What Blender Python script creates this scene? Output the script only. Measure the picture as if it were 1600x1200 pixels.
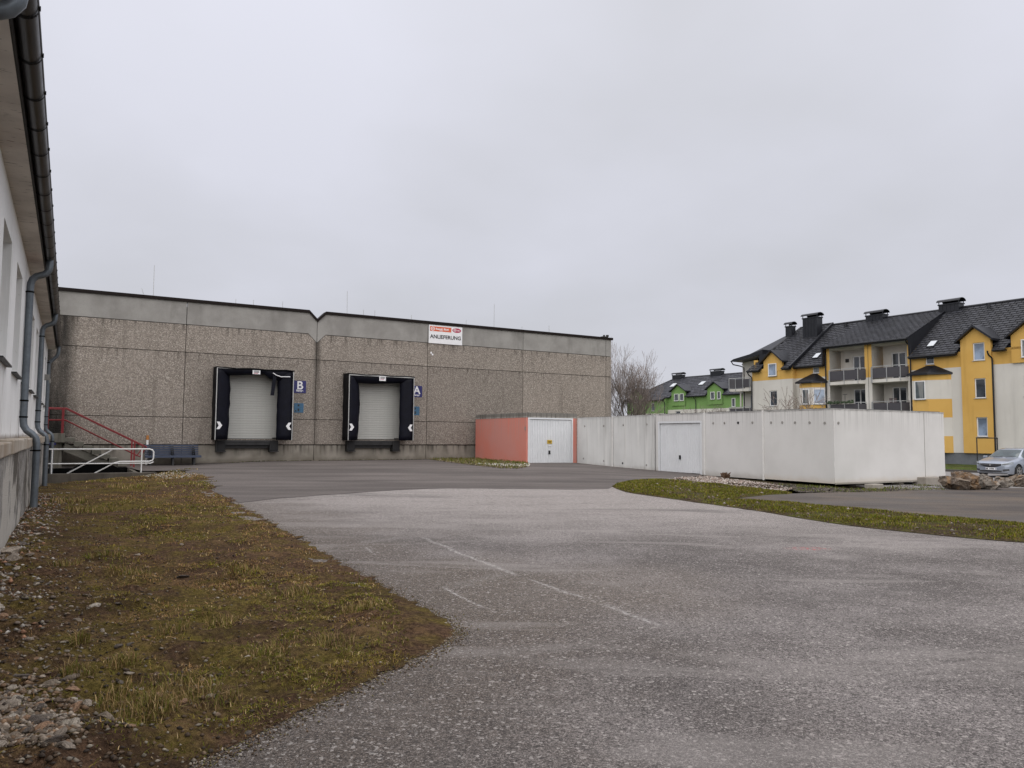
import bpy, bmesh, math, random
import numpy as np
from mathutils import Vector, Matrix
from mathutils.geometry import delaunay_2d_cdt

# ------------------------------------------------------------------ scene, camera, light
S = bpy.context.scene
for o in list(bpy.data.objects): bpy.data.objects.remove(o)
C = S.collection
R_ = random.Random(7)
PI = math.pi
FPX, PITCH, ROLL, HC = 1170.57, .06907, .00777, 1.5
TH, TG, TY = .5337, .4974, .5653            # headings: warehouse, garages, yellow houses
WO = (-14.8688, 33.919); GO = (10.42, 24.25); YO = (33.529, 53.4)

cam = bpy.data.cameras.new('camera'); camo = bpy.data.objects.new('camera', cam); C.objects.link(camo)
cam.sensor_fit = 'HORIZONTAL'; cam.sensor_width = 36; cam.lens = 36*FPX/1600
cam.clip_start = .05; cam.clip_end = 3000
camo.matrix_world = Matrix.Translation((0, 0, HC)) @ Matrix.Rotation(PI/2+PITCH, 4, 'X') @ Matrix.Rotation(ROLL, 4, 'Z')
S.camera = camo

W = bpy.data.worlds.new('World'); S.world = W; W.use_nodes = True
SUN_DIR = Vector((-.06, -.52, .85)).normalized()
def build_world():
    nt = W.node_tree; nt.nodes.clear(); n = nt.nodes.new; L = nt.links.new
    out = n('ShaderNodeOutputWorld'); bg = n('ShaderNodeBackground'); L(bg.outputs[0], out.inputs[0])
    tc = n('ShaderNodeTexCoord'); sep = n('ShaderNodeSeparateXYZ'); L(tc.outputs['Generated'], sep.inputs[0])
    def math_(op, a, b=None, clamp=False):
        m = n('ShaderNodeMath'); m.operation = op; m.use_clamp = clamp
        for i, q in enumerate((a, b)):
            if q is None: continue
            if isinstance(q, (int, float)): m.inputs[i].default_value = q
            else: L(q, m.inputs[i])
        return m.outputs[0]
    zc = math_('MAXIMUM', sep.outputs[2], 0.0)
    den = math_('ADD', zc, .30)
    cx = math_('DIVIDE', sep.outputs[0], den); cy = math_('DIVIDE', sep.outputs[1], den)
    cmb = n('ShaderNodeCombineXYZ'); L(cx, cmb.inputs[0]); L(cy, cmb.inputs[1]); cmb.inputs[2].default_value = 3.7
    nz = n('ShaderNodeTexNoise'); L(cmb.outputs[0], nz.inputs['Vector'])
    nz.inputs['Scale'].default_value = .95; nz.inputs['Detail'].default_value = 5; nz.inputs['Roughness'].default_value = .5
    nz2 = n('ShaderNodeTexNoise'); L(cmb.outputs[0], nz2.inputs['Vector'])
    nz2.inputs['Scale'].default_value = .45; nz2.inputs['Detail'].default_value = 2
    s = math_('ADD', math_('MULTIPLY', nz.outputs[0], .6), math_('MULTIPLY', nz2.outputs[0], .4))
    cr = n('ShaderNodeValToRGB'); L(s, cr.inputs[0])
    e = cr.color_ramp.elements
    e[0].position = .36; e[0].color = (.306, .309, .332, 1)
    e[1].position = .58; e[1].color = (.366, .370, .412, 1)
    gain = math_('ADD', 1.0, math_('MULTIPLY', math_('POWER', zc, 2.0), .75))
    vm = n('ShaderNodeVectorMath'); vm.operation = 'SCALE'; L(cr.outputs[0], vm.inputs[0]); L(gain, vm.inputs['Scale'])
    sky = n('ShaderNodeTexSky'); sky.sky_type = 'NISHITA'; sky.sun_disc = False
    sky.sun_elevation = math.asin(SUN_DIR.z); sky.sun_rotation = math.atan2(SUN_DIR.x, SUN_DIR.y)
    sv = n('ShaderNodeVectorMath'); sv.operation = 'SCALE'; L(sky.outputs[0], sv.inputs[0]); sv.inputs['Scale'].default_value = .05
    mx = n('ShaderNodeMix'); mx.data_type = 'RGBA'; mx.inputs[0].default_value = .95
    L(sv.outputs[0], mx.inputs[6]); L(vm.outputs[0], mx.inputs[7]); L(mx.outputs[2], bg.inputs[0])
    bg.inputs[1].default_value = 1.0
build_world()
sun = bpy.data.lights.new('sun', 'SUN'); suno = bpy.data.objects.new('sun', sun); C.objects.link(suno)
sun.energy = 1.5; sun.angle = math.radians(125); sun.color = (1, .95, .89)
suno.rotation_euler = SUN_DIR.to_track_quat('Z', 'Y').to_euler()
S.view_settings.view_transform = 'Standard'; S.view_settings.look = 'None'
S.view_settings.exposure = 0.9; S.view_settings.gamma = 1

# ------------------------------------------------------------------ object helpers
def tag(o, label=None, cat=None, group=None, kind=None):
    if label: o['label'] = label
    if cat: o['category'] = cat
    if group: o['group'] = group
    if kind: o['kind'] = kind
    return o
def thing(name, label, cat, loc=(0, 0, 0), rz=0., group=None):
    o = bpy.data.objects.new(name, None); C.objects.link(o); o.empty_display_size = .2
    o.location = loc; o.rotation_euler = (0, 0, rz)
    return tag(o, label, cat, group)
def link(name, me, parent=None, loc=None, rot=None, scale=None):
    o = bpy.data.objects.new(name, me); C.objects.link(o); o.parent = parent
    if loc is not None: o.location = loc
    if rot is not None: o.rotation_euler = rot
    if scale is not None: o.scale = scale
    return o

class MB:
    def __init__(s): s.v = []; s.f = []; s.m = []; s.c = []; s.usec = False
    def add(s, vs, fs, mi=0, col=None):
        b = len(s.v); s.v += [tuple(q) for q in vs]
        for f in fs: s.f.append(tuple(b+i for i in f)); s.m.append(mi)
        if col is not None: s.usec = True
        s.c += [col or (1, 1, 1)]*len(vs)
        return s
    def quad(s, a, b, c, d, mi=0, col=None): return s.add((a, b, c, d), ((0, 1, 2, 3),), mi, col)
    def box(s, x0, x1, y0, y1, z0, z1, mi=0, col=None):
        if x0 > x1: x0, x1 = x1, x0
        if y0 > y1: y0, y1 = y1, y0
        if z0 > z1: z0, z1 = z1, z0
        v = [(x, y, z) for x in (x0, x1) for y in (y0, y1) for z in (z0, z1)]
        f = ((0, 1, 3, 2), (4, 6, 7, 5), (0, 4, 5, 1), (2, 3, 7, 6), (0, 2, 6, 4), (1, 5, 7, 3))
        return s.add(v, f, mi, col)
    def obox(s, c, ax, ay, az, mi=0):      # oriented box: centre and half axis vectors
        c, ax, ay, az = map(Vector, (c, ax, ay, az))
        v = [c+ax*i+ay*j+az*k for i in (-1, 1) for j in (-1, 1) for k in (-1, 1)]
        f = ((0, 1, 3, 2), (4, 6, 7, 5), (0, 4, 5, 1), (2, 3, 7, 6), (0, 2, 6, 4), (1, 5, 7, 3))
        return s.add(v, f, mi)
    def bar(s, a, b, w, h=None, mi=0):
        a, b = Vector(a), Vector(b); d = b-a
        if d.length < 1e-6: return s
        u = d.normalized(); r = u.cross((0, 0, 1))
        if r.length < 1e-3: r = Vector((1, 0, 0))
        r.normalize(); t = r.cross(u)
        return s.obox((a+b)/2, d/2, r*(w/2), t*((h or w)/2), mi)
    def prism(s, poly, axis, a, b, mi=0):  # poly in the two other axes, extruded from a to b
        n = len(poly)
        def P(p, q):
            if axis == 'x': return (q, p[0], p[1])
            if axis == 'y': return (p[0], q, p[1])
            return (p[0], p[1], q)
        v = [P(p, a) for p in poly]+[P(p, b) for p in poly]
        f = [tuple(range(n)), tuple(range(2*n-1, n-1, -1))]
        f += [(i, i+n, (i+1) % n+n, (i+1) % n) for i in range(n)]
        return s.add(v, f, mi)
    def tube(s, pts, r, n=8, caps=True, mi=0, col=None):
        pts = [Vector(p) for p in pts]; k = len(pts)
        rs = r if isinstance(r, (list, tuple)) else [r]*k
        t0 = (pts[1]-pts[0]).normalized(); ref = Vector((0, 0, 1)) if abs(t0.z) < .9 else Vector((1, 0, 0))
        nn = t0.cross(ref).normalized(); V = []; F = []
        for i, p in enumerate(pts):
            t = (pts[min(i+1, k-1)]-pts[max(i-1, 0)]).normalized()
            nn = (nn-t*nn.dot(t)).normalized(); bb = t.cross(nn)
            for j in range(n):
                a = 2*PI*j/n; V.append(p+(nn*math.cos(a)+bb*math.sin(a))*rs[i])
        for i in range(k-1):
            for j in range(n): F.append((i*n+j, i*n+(j+1) % n, (i+1)*n+(j+1) % n, (i+1)*n+j))
        if caps: F += [tuple(range(n-1, -1, -1)), tuple(range((k-1)*n, k*n))]
        return s.add(V, F, mi, col)
    def mesh(s, name, mats, smooth=False):
        me = bpy.data.meshes.new(name); me.from_pydata(s.v, [], s.f)
        for m in (mats if isinstance(mats, (list, tuple)) else [mats]): me.materials.append(m)
        if any(s.m): me.polygons.foreach_set('material_index', s.m)
        if s.usec:
            a = me.attributes.new('col', 'FLOAT_COLOR', 'POINT')
            a.data.foreach_set('color', np.c_[np.array(s.c, dtype=np.float32), np.ones(len(s.c), np.float32)].ravel())
        if smooth: me.polygons.foreach_set('use_smooth', [True]*len(me.polygons))
        bm = bmesh.new(); bm.from_mesh(me); bmesh.ops.recalc_face_normals(bm, faces=bm.faces); bm.to_mesh(me); bm.free()
        me.update(); return me
    def build(s, name, mats, parent=None, smooth=False, bevel=0, auto=False):
        o = link(name, s.mesh(name, mats, smooth or auto), parent)
        if auto:
            try: o.data.set_sharp_from_angle(angle=math.radians(40))
            except Exception: pass
        if bevel:
            b = o.modifiers.new('bevel', 'BEVEL'); b.width = bevel; b.segments = 2; b.limit_method = 'ANGLE'
        return o
def raw_mesh(name, v, f, mat, col=None, smooth=False):
    me = bpy.data.meshes.new(name); v = np.asarray(v, np.float32); f = np.asarray(f, np.int32)
    me.vertices.add(len(v)); me.vertices.foreach_set('co', v.ravel())
    k = f.shape[1]; me.loops.add(f.size); me.loops.foreach_set('vertex_index', f.ravel())
    me.polygons.add(len(f)); me.polygons.foreach_set('loop_start', np.arange(0, f.size, k, dtype=np.int32))
    if col is not None:
        a = me.attributes.new('col', 'FLOAT_COLOR', 'POINT')
        a.data.foreach_set('color', np.c_[col, np.ones(len(col))].astype(np.float32).ravel())
    me.update(calc_edges=True); me.validate()
    if smooth: me.polygons.foreach_set('use_smooth', np.ones(len(me.polygons), bool))
    me.materials.append(mat); return me

# ------------------------------------------------------------------ material helpers
class NT:
    def __init__(s, name):
        s.mat = bpy.data.materials.new(name); s.mat.use_nodes = True; s.t = s.mat.node_tree
        s.b = s.t.nodes['Principled BSDF']; s.co = None
    def n(s, k): return s.t.nodes.new(k)
    def L(s, a, b): s.t.links.new(a, b)
    def set(s, sock, v):
        if isinstance(v, (int, float)): sock.default_value = v
        elif isinstance(v, (tuple, list)):
            sock.default_value = tuple(v) if len(sock.default_value) == len(v) else (*v, 1)
        else: s.L(v, sock)
    def obj(s):
        if not s.co: s.co = s.n('ShaderNodeTexCoord').outputs['Object']
        return s.co
    def map(s, sc=(1, 1, 1), loc=(0, 0, 0), rot=(0, 0, 0), src=None):
        m = s.n('ShaderNodeMapping'); s.L(src or s.obj(), m.inputs[0]); m.inputs['Scale'].default_value = sc
        m.inputs['Location'].default_value = loc; m.inputs['Rotation'].default_value = rot; return m.outputs[0]
    def noise(s, scale, detail=3, rough=.55, vec=None, out=0, dist=0):
        q = s.n('ShaderNodeTexNoise'); s.L(vec or s.obj(), q.inputs['Vector']); q.inputs['Scale'].default_value = scale
        q.inputs['Detail'].default_value = detail; q.inputs['Roughness'].default_value = rough; q.inputs['Distortion'].default_value = dist
        return q.outputs[out]
    def vor(s, scale, vec=None, out='Distance', feature='F1', rnd=1):
        q = s.n('ShaderNodeTexVoronoi'); q.feature = feature; s.L(vec or s.obj(), q.inputs['Vector'])
        q.inputs['Scale'].default_value = scale; q.inputs['Randomness'].default_value = rnd; return q.outputs[out]
    def ma(s, op, a, b=0., clamp=False):
        q = s.n('ShaderNodeMath'); q.operation = op; q.use_clamp = clamp; s.set(q.inputs[0], a); s.set(q.inputs[1], b); return q.outputs[0]
    def rng(s, v, a, b, c=0., d=1.):
        q = s.n('ShaderNodeMapRange'); q.interpolation_type = 'SMOOTHSTEP'; s.set(q.inputs[0], v)
        for i, k in enumerate((a, b, c, d)): q.inputs[i+1].default_value = k
        return q.outputs[0]
    def mix(s, f, a, b, mode='MIX'):
        q = s.n('ShaderNodeMix'); q.data_type = 'RGBA'; q.blend_type = mode; s.set(q.inputs[0], f); s.set(q.inputs[6], a); s.set(q.inputs[7], b); return q.outputs[2]
    def xyz(s, src=None):
        q = s.n('ShaderNodeSeparateXYZ'); s.L(src or s.obj(), q.inputs[0]); return q.outputs
    def sep(s, colr):
        q = s.n('ShaderNodeSeparateColor'); s.L(colr, q.inputs[0]); return q.outputs
    def attr(s, name='col'):
        q = s.n('ShaderNodeAttribute'); q.attribute_name = name; return q.outputs['Color']
    def rand(s): return s.n('ShaderNodeObjectInfo').outputs['Random']
    def bump(s, hgt, strength=.3, dist=.01):
        q = s.n('ShaderNodeBump'); s.set(q.inputs['Height'], hgt); q.inputs['Strength'].default_value = strength
        q.inputs['Distance'].default_value = dist; s.L(q.outputs[0], s.b.inputs['Normal'])
    def done(s, color, rough=.8, metal=0., spec=.25, coat=None):
        s.set(s.b.inputs['Base Color'], color); s.set(s.b.inputs['Roughness'], rough); s.b.inputs['Metallic'].default_value = metal
        if spec is not None: s.b.inputs['Specular IOR Level'].default_value = spec
        if coat: s.b.inputs['Coat Weight'].default_value = coat; s.b.inputs['Coat Roughness'].default_value = .08
        return s.mat
def plain(name, c, rough=.7, metal=0., var=.12, scale=6., bump=0., bscale=60., spec=None, coat=None):
    m = NT(name); f = m.ma('ADD', m.ma('MULTIPLY', m.noise(scale, 4), .6), m.ma('MULTIPLY', m.noise(scale*7, 3), .4))
    k = m.rng(f, .3, .7, 0, 1)
    a = tuple(max(0, q*(1-var)) for q in c); b = tuple(min(1, q*(1+var)) for q in c)
    if bump: m.bump(m.noise(bscale, 3), bump, .01)
    r = m.ma('ADD', m.ma('MULTIPLY', k, .12), rough-.06)
    return m.done(m.mix(k, a, b), r, metal, spec, coat)

def m_aggregate():
    m = NT('washed_aggregate_concrete')
    v = m.vor(33, out='Color'); sp = m.sep(v)
    v2 = m.sep(m.vor(70, out='Color'))
    c = m.mix(sp[0], (.115, .098, .083), (.335, .292, .250))
    c = m.mix(m.rng(sp[1], .80, .92), c, (.46, .42, .37))
    c = m.mix(m.ma('MULTIPLY', v2[0], .55), c, m.mix(v2[1], (.09, .08, .07), (.36, .315, .27)))
    st = m.noise(1.0, 4, .6, m.map((2.2, 2.2, .22)))           # long rain streaks
    c = m.mix(m.rng(st, .52, .75, 0, .38), c, (.075, .062, .05))
    big = m.noise(.35, 3); c = m.mix(m.rng(big, .35, .7, 0, .22), c, (.33, .29, .25))
    tone = m.n('ShaderNodeVectorMath'); tone.operation = 'SCALE'; m.L(c, tone.inputs[0]); m.L(m.rng(m.rand(), 0, 1, .90, 1.08), tone.inputs['Scale']); c = tone.outputs[0]
    x = m.xyz()
    # damp dark run at the inner corner beside the old building, and below the roof notch
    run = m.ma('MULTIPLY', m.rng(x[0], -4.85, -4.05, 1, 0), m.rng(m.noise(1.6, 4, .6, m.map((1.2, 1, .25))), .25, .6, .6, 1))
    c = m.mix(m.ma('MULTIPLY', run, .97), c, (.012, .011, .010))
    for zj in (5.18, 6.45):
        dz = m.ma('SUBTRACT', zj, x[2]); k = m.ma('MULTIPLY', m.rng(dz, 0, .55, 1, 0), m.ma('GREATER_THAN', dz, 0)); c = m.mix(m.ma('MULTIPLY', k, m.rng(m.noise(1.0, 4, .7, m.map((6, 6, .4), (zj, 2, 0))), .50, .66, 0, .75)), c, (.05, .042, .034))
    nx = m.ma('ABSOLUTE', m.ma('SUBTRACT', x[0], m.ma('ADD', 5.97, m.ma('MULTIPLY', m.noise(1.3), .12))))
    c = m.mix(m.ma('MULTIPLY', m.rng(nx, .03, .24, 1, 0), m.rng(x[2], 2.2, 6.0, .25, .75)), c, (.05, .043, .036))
    m.bump(m.vor(22), .6, .02)
    return m.done(c, .9)
def m_smoothconc(name, a, b, stain=(.10, .09, .075), amt=.5, streak=3.0):
    m = NT(name)
    f = m.noise(.9, 5, .6); c = m.mix(m.rng(f, .3, .7), a, b)
    st = m.noise(1.0, 4, .65, m.map((streak, streak, .3)))
    c = m.mix(m.rng(st, .5, .78, 0, amt), c, stain)
    c = m.mix(m.rng(m.noise(22, 3), .45, .75, 0, .16), c, stain)
    m.bump(m.noise(45, 4), .25, .006)
    return m.done(c, .88)
def m_plinthconc():
    m = NT('stained_plinth_concrete'); x = m.xyz()
    f = m.noise(1.2, 5, .6); c = m.mix(m.rng(f, .3, .7), (.20, .18, .15), (.30, .275, .235))
    st = m.noise(1.0, 4, .6, m.map((5, 5, .35)))
    up = m.rng(x[2], .3, 1.0, 0, 1)
    c = m.mix(m.ma('MULTIPLY', m.rng(st, .45, .65), m.ma('MULTIPLY', up, .8)), c, (.045, .04, .033))
    lo = m.rng(m.ma('ADD', x[2], m.ma('MULTIPLY', m.noise(2.5, 3), .3)), .28, .62, 1, 0)
    c = m.mix(m.ma('MULTIPLY', lo, .62), c, (.10, .085, .062))
    m.bump(m.noise(30, 4), .3, .008)
    return m.done(c, .9)
def m_garage(name, a, b, top=.5, rustline=False, streakw=.0):
    m = NT(name); x = m.xyz()
    c = m.mix(m.rng(m.noise(.8, 4), .3, .7), a, b)
    rib = m.noise(1.0, 3, .6, m.map((16, 16, .10)))
    hi = m.rng(x[2], 1.55, 2.45, 0, 1)
    c = m.mix(m.ma('MULTIPLY', m.rng(rib, .48, .62), m.ma('MULTIPLY', hi, top)), c, tuple(q*.45 for q in a))
    ed = m.rng(m.ma('ADD', x[2], m.ma('MULTIPLY', m.noise(5, 3), .12)), 2.46, 2.54, 0, .6)
    c = m.mix(ed, c, (.075, .068, .058))
    if streakw:
        sw = m.noise(1.0, 3, .6, m.map((5.5, 5.5, .22), (3.3, 1.7, 0)))
        c = m.mix(m.rng(sw, .56, .72, 0, streakw), c, (.72, .71, .68))
        sd = m.noise(1.0, 3, .6, m.map((4, 4, .2), (9.3, 4.7, 0)))
        c = m.mix(m.rng(sd, .55, .75, 0, .45), c, (.27, .26, .235))
    lo = m.rng(m.ma('ADD', x[2], m.ma('MULTIPLY', m.noise(3, 3), .2)), .12, .38, 1, 0)  # splash dirt along the foot, deepened to paint in contact shade
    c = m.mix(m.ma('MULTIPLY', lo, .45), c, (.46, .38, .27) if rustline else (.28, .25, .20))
    m.bump(m.noise(60, 3), .12, .004)
    return m.done(c, .85)
def m_asphalt_old():
    m = NT('worn_asphalt'); x = m.xyz()
    big = m.ma('ADD', m.ma('MULTIPLY', m.noise(.13, 4, .6, m.map((1, 1.6, 1))), .55), m.ma('MULTIPLY', m.noise(.7, 5, .65), .45))
    c = m.mix(m.rng(big, .40, .60), (.098, .087, .082), (.212, .192, .184))
    # sand and soil trodden in near the verge
    at = m.n('ShaderNodeAttribute'); at.attribute_name = 'soil_stain'; st_ = at.outputs['Fac']
    br = m.rng(m.ma('ADD', st_, m.ma('MULTIPLY', m.ma('SUBTRACT', m.noise(.8, 4), .5), .7)), .12, .75, 0, .85)
    c = m.mix(br, c, (.118, .098, .083))
    ex = m.ma('SUBTRACT', x[0], .4); ey = m.ma('SUBTRACT', x[1], 7.6)
    el = m.ma('SQRT', m.ma('ADD', m.ma('POWER', m.ma('MULTIPLY', ex, .42), 2), m.ma('POWER', m.ma('MULTIPLY', ey, .5), 2)))
    c = m.mix(m.rng(m.ma('ADD', el, m.noise(.9, 4)), .7, 1.6, .55, 0), c, (.128, .105, .083))
    # paler dry belt in front of the newer asphalt
    far = m.ma('MULTIPLY', m.rng(m.ma('ADD', x[1], m.ma('MULTIPLY', m.noise(.3, 4), 5)), 11.0, 19, 0, .78), m.rng(m.noise(.4, 4, .6, m.map((.6, 2, 1))),   .25, .55, .45, 1))
    far = m.ma('MULTIPLY', far, m.ma('SUBTRACT', 1, m.ma('MULTIPLY', br, .7)))
    c = m.mix(far, c, (.325, .295, .277))
    g = m.sep(m.vor(150, out='Color')); g2 = m.sep(m.vor(62, out='Color')); d = m.vor(150)
    v = m.ma('ADD', m.ma('MULTIPLY', m.ma('POWER', g[0], 1.6), 1.25), .50)
    c2 = m.n('ShaderNodeVectorMath'); c2.operation = 'SCALE'; m.L(c, c2.inputs[0]); m.L(v, c2.inputs['Scale']); c = c2.outputs[0]
    c = m.mix(m.rng(g[1], .88, .94, 0, .62), c, (.40, .37, .345))
    c = m.mix(m.ma('MULTIPLY', m.rng(g2[1], .93, .96), .75), c, (.40, .37, .345))
    c = m.mix(m.ma('MULTIPLY', m.rng(g2[0], .88, .93), .6), c, (.045, .04, .038))
    c = m.mix(m.rng(m.noise(14, 3, .6), .48, .7, 0, .28), c, (.055, .05, .047))
    sw = m.noise(.55, 4, .6, m.map((.5, 1.8, 1), (2, 5, 0), (0, 0, -.35)), dist=1.2)
    c = m.mix(m.rng(sw, .52, .66, 0, .38), c, (.30, .275, .258))
    c = m.mix(m.rng(m.noise(.5, 4, .6, m.map((.45, 1.5, 1), (7, 1, 0), (0, 0, .3)), dist=1.0), .56, .70, 0, .45), c, (.085, .078, .074))
    c = m.mix(m.rng(m.noise(3.0, 4, .7, m.map(loc=(3, 3, 0))), .68, .76, 0, .5), c, (.06, .055, .052))
    # pale scrapes
    P = m.n('ShaderNodeCombineXYZ'); m.L(x[0], P.inputs[0]); m.L(x[1], P.inputs[1])
    wob = m.ma('MULTIPLY', m.ma('SUBTRACT', m.noise(1.2, 3), .5), .18)
    for (a, b, w, s) in SCRAPES:
        d = Vector((b[0]-a[0], b[1]-a[1])); ln = d.length; d.normalize()
        ax = m.ma('SUBTRACT', x[0], a[0]); ay = m.ma('SUBTRACT', x[1], a[1])
        al = m.ma('ADD', m.ma('MULTIPLY', ax, d.x), m.ma('MULTIPLY', ay, d.y))
        pr = m.ma('ABSOLUTE', m.ma('ADD', m.ma('SUBTRACT', m.ma('MULTIPLY', ax, d.y), m.ma('MULTIPLY', ay, d.x)), wob))
        k = m.ma('MULTIPLY', m.rng(pr, w*.1, w*.9, 1, 0), m.ma('MULTIPLY', m.rng(al, 0, .3), m.rng(al, ln-.3, ln, 1, 0)))
        k = m.ma('MULTIPLY', k, m.rng(m.noise(22, 4, .8), .44, .60, .04, s))
        c = m.mix(k, c, (.46, .44, .42))
    # a smear of red marking paint
    rx = m.ma('MULTIPLY', m.ma('SUBTRACT', x[0], RED[0]), 3.0); ry = m.ma('MULTIPLY', m.ma('SUBTRACT', x[1], RED[1]), 6)
    k = m.ma('MULTIPLY', m.rng(m.ma('ADD', m.ma('MULTIPLY', rx, rx), m.ma('MULTIPLY', ry, ry)), .3, 1.2, 1, 0), m.rng(m.noise(16, 3), .5, .6, 0, .75))
    c = m.mix(k, c, (.42, .10, .10))
    hb = m.ma('ADD', m.ma('MULTIPLY', m.vor(150), -1), m.ma('MULTIPLY', m.noise(9, 3), .7))
    m.bump(hb, .75, .008)
    return m.done(c, .9, spec=.2)
def m_asphalt_new(name='newer_asphalt', a=(.074, .064, .059), b=(.132, .115, .106), brown=.0):
    m = NT(name)
    st = m.noise(.5, 5, .62, m.map((.35, 2.2, 1), rot=(0, 0, -.25))); bg = m.noise(.16, 3)
    c = m.mix(m.rng(m.ma('ADD', m.ma('MULTIPLY', st, .6), m.ma('MULTIPLY', bg, .4)), .36, .64), a, b)
    c = m.mix(m.rng(m.noise(1.1, 4, .6, m.map((.3, 3, 1), rot=(0, 0, -.3))), .58, .72, 0, .5), c, tuple(q*.62 for q in a))
    if brown: c = m.mix(m.rng(m.noise(.5, 4), .4, .7, 0, brown), c, (.14, .105, .075))
    g = m.sep(m.vor(120, out='Color'))
    v = m.ma('ADD', m.ma('MULTIPLY', g[0], .6), .7)
    c2 = m.n('ShaderNodeVectorMath'); c2.operation = 'SCALE'; m.L(c, c2.inputs[0]); m.L(v, c2.inputs['Scale'])
    m.bump(m.noise(70, 3), .35, .005)
    return m.done(c2.outputs[0], .85, spec=.2)
def m_soil(name='soil_and_moss', soil=(.092, .055, .034), moss=(.128, .106, .018), moss_amt=.60):
    m = NT(name)
    f = m.noise(.55, 5, .62); g = m.noise(3.5, 5, .65); q = m.noise(28, 4, .7)
    c = m.mix(m.rng(q, .35, .7), tuple(k*.55 for k in soil), tuple(k*1.7 for k in soil))
    mm = m.rng(m.ma('ADD', m.ma('MULTIPLY', f, .55), m.ma('MULTIPLY', g, .45)), .43, .60, 0, moss_amt)
    c = m.mix(mm, c, m.mix(m.rng(q, .3, .7), tuple(k*.6 for k in moss), tuple(k*1.5 for k in moss)))
    c = m.mix(m.rng(m.noise(.9, 5, .65, m.map(loc=(4, 9, 0))), .5, .64, 0, .7), c, (.045, .027, .017))
    c = m.mix(m.rng(m.noise(1.7, 5, .65), .56, .68, 0, .55), c, (.20, .125, .062))
    c = m.mix(m.rng(m.noise(60, 2), .66, .74, 0, .5), c, (.20, .17, .12))
    m.bump(m.ma('ADD', q, m.noise(90, 3)), .9, .03)
    return m.done(c, .95, spec=.06)
def m_attr(name, rough=.85, var=.3, scale=30, spec=.3, bump=0):
    m = NT(name); k = m.rng(m.noise(scale, 3), .3, .7, 1-var, 1+var)
    v = m.n('ShaderNodeVectorMath'); v.operation = 'SCALE'; m.L(m.attr(), v.inputs[0]); m.L(k, v.inputs['Scale'])
    if bump: m.bump(m.noise(scale, 4), bump, .01)
    return m.done(v.outputs[0], rough, spec=spec)
def m_stone(name, tones, scale=9):
    m = NT(name); r = m.rand()
    cr = m.n('ShaderNodeValToRGB'); m.L(r, cr.inputs[0]); cr.color_ramp.interpolation = 'CONSTANT'
    el = cr.color_ramp.elements
    while len(el) < len(tones): el.new(.5)
    for i, t in enumerate(tones): el[i].position = i/len(tones); el[i].color = (*t, 1)
    f = m.noise(scale, 5, .65); k = m.rng(f, .3, .72, .55, 1.35)
    v = m.n('ShaderNodeVectorMath'); v.operation = 'SCALE'; m.L(cr.outputs[0], v.inputs[0]); m.L(k, v.inputs['Scale'])
    c = m.mix(m.rng(m.noise(scale*.7, 4, .6, m.map(loc=(5, 2, 1))), .55, .7, 0, .55), v.outputs[0], (.10, .07, .045))
    m.bump(m.noise(scale*3, 5, .7), .6, .03)
    return m.done(c, .9)
def m_boulder():
    m = NT('rough_boulder_rock'); 
    f = m.noise(1.7, 5, .6); r = m.rand()
    a = m.mix(r, (.16, .105, .062), (.24, .215, .185)); b = m.mix(r, (.085, .055, .035), (.12, .105, .09))
    c = m.mix(m.rng(f, .38, .6), a, b)
    c = m.mix(m.rng(m.noise(1.0, 4, .6, m.map((2, 5, 1), rot=(.4, .3, 0))), .52, .66, 0, .6), c, (.26, .155, .075))
    c = m.mix(m.rng(m.noise(9, 4), .55, .72, 0, .55), c, (.34, .32, .28))
    m.bump(m.ma('ADD', m.noise(5, 6, .7), m.vor(3)), .9, .08)
    return m.done(c, .92)
def m_white_plaster():
    m = NT('weathered_white_plaster'); x = m.xyz()
    c = m.mix(m.rng(m.noise(.7, 4), .3, .7), (.74, .74, .73), (.82, .82, .81))
    st = m.noise(1.0, 5, .65, m.map((7, 1.8, .5)))
    lo = m.rng(x[2], 1.4, 2.6, 1, .15)
    c = m.mix(m.ma('MULTIPLY', m.rng(st, .56, .68), m.ma('MULTIPLY', lo, .7)), c, (.30, .26, .21))
    c = m.mix(m.rng(m.ma('ADD', x[2], m.ma('MULTIPLY', m.noise(6, 4), .1)), 1.44, 1.54, .85, 0), c, (.16, .115, .08))
    c = m.mix(m.rng(m.noise(14, 4), .62, .72, 0, .35), c, (.42, .39, .34))
    m.bump(m.noise(80, 3), .25, .004)
    return m.done(c, .88)
def m_old_plinth():
    m = NT('spalled_roughcast_plinth'); x = m.xyz()
    c = m.mix(m.rng(m.noise(18, 4, .7), .35, .65), (.20, .19, .175), (.38, .36, .335))
    st = m.noise(1.0, 6, .7, m.map((1.6, .45, .8)))
    c = m.mix(m.rng(st, .48, .60, 0, .85), c, (.085, .072, .058))
    c = m.mix(m.rng(m.noise(1.0, 4, .6, m.map((2.2, .7, .7), (3, 8, 2))), .50, .56, 0, .85), c, (.52, .49, .44))
    c = m.mix(m.rng(m.ma('ADD', x[2], m.ma('MULTIPLY', m.noise(3, 4), .5)), .1, .55, .6, 0), c, (.07, .055, .042))
    m.bump(m.ma('ADD', m.noise(16, 5, .7), m.noise(50, 3)), .8, .03)
    return m.done(c, .93)
def m_soffit():
    m = NT('flaking_concrete_soffit')
    c = m.mix(m.rng(m.noise(2, 4), .3, .7), (.46, .42, .375), (.58, .535, .48))
    fl = m.noise(1.0, 5, .7, m.map((3.5, 14, 3)))
    c = m.mix(m.rng(fl, .59, .64, 0, .75), c, (.10, .085, .075))
    c = m.mix(m.rng(m.noise(.6, 3), .5, .7, 0, .35), c, (.35, .22, .18))
    m.bump(fl, .6, .01); return m.done(c, .9)
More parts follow.
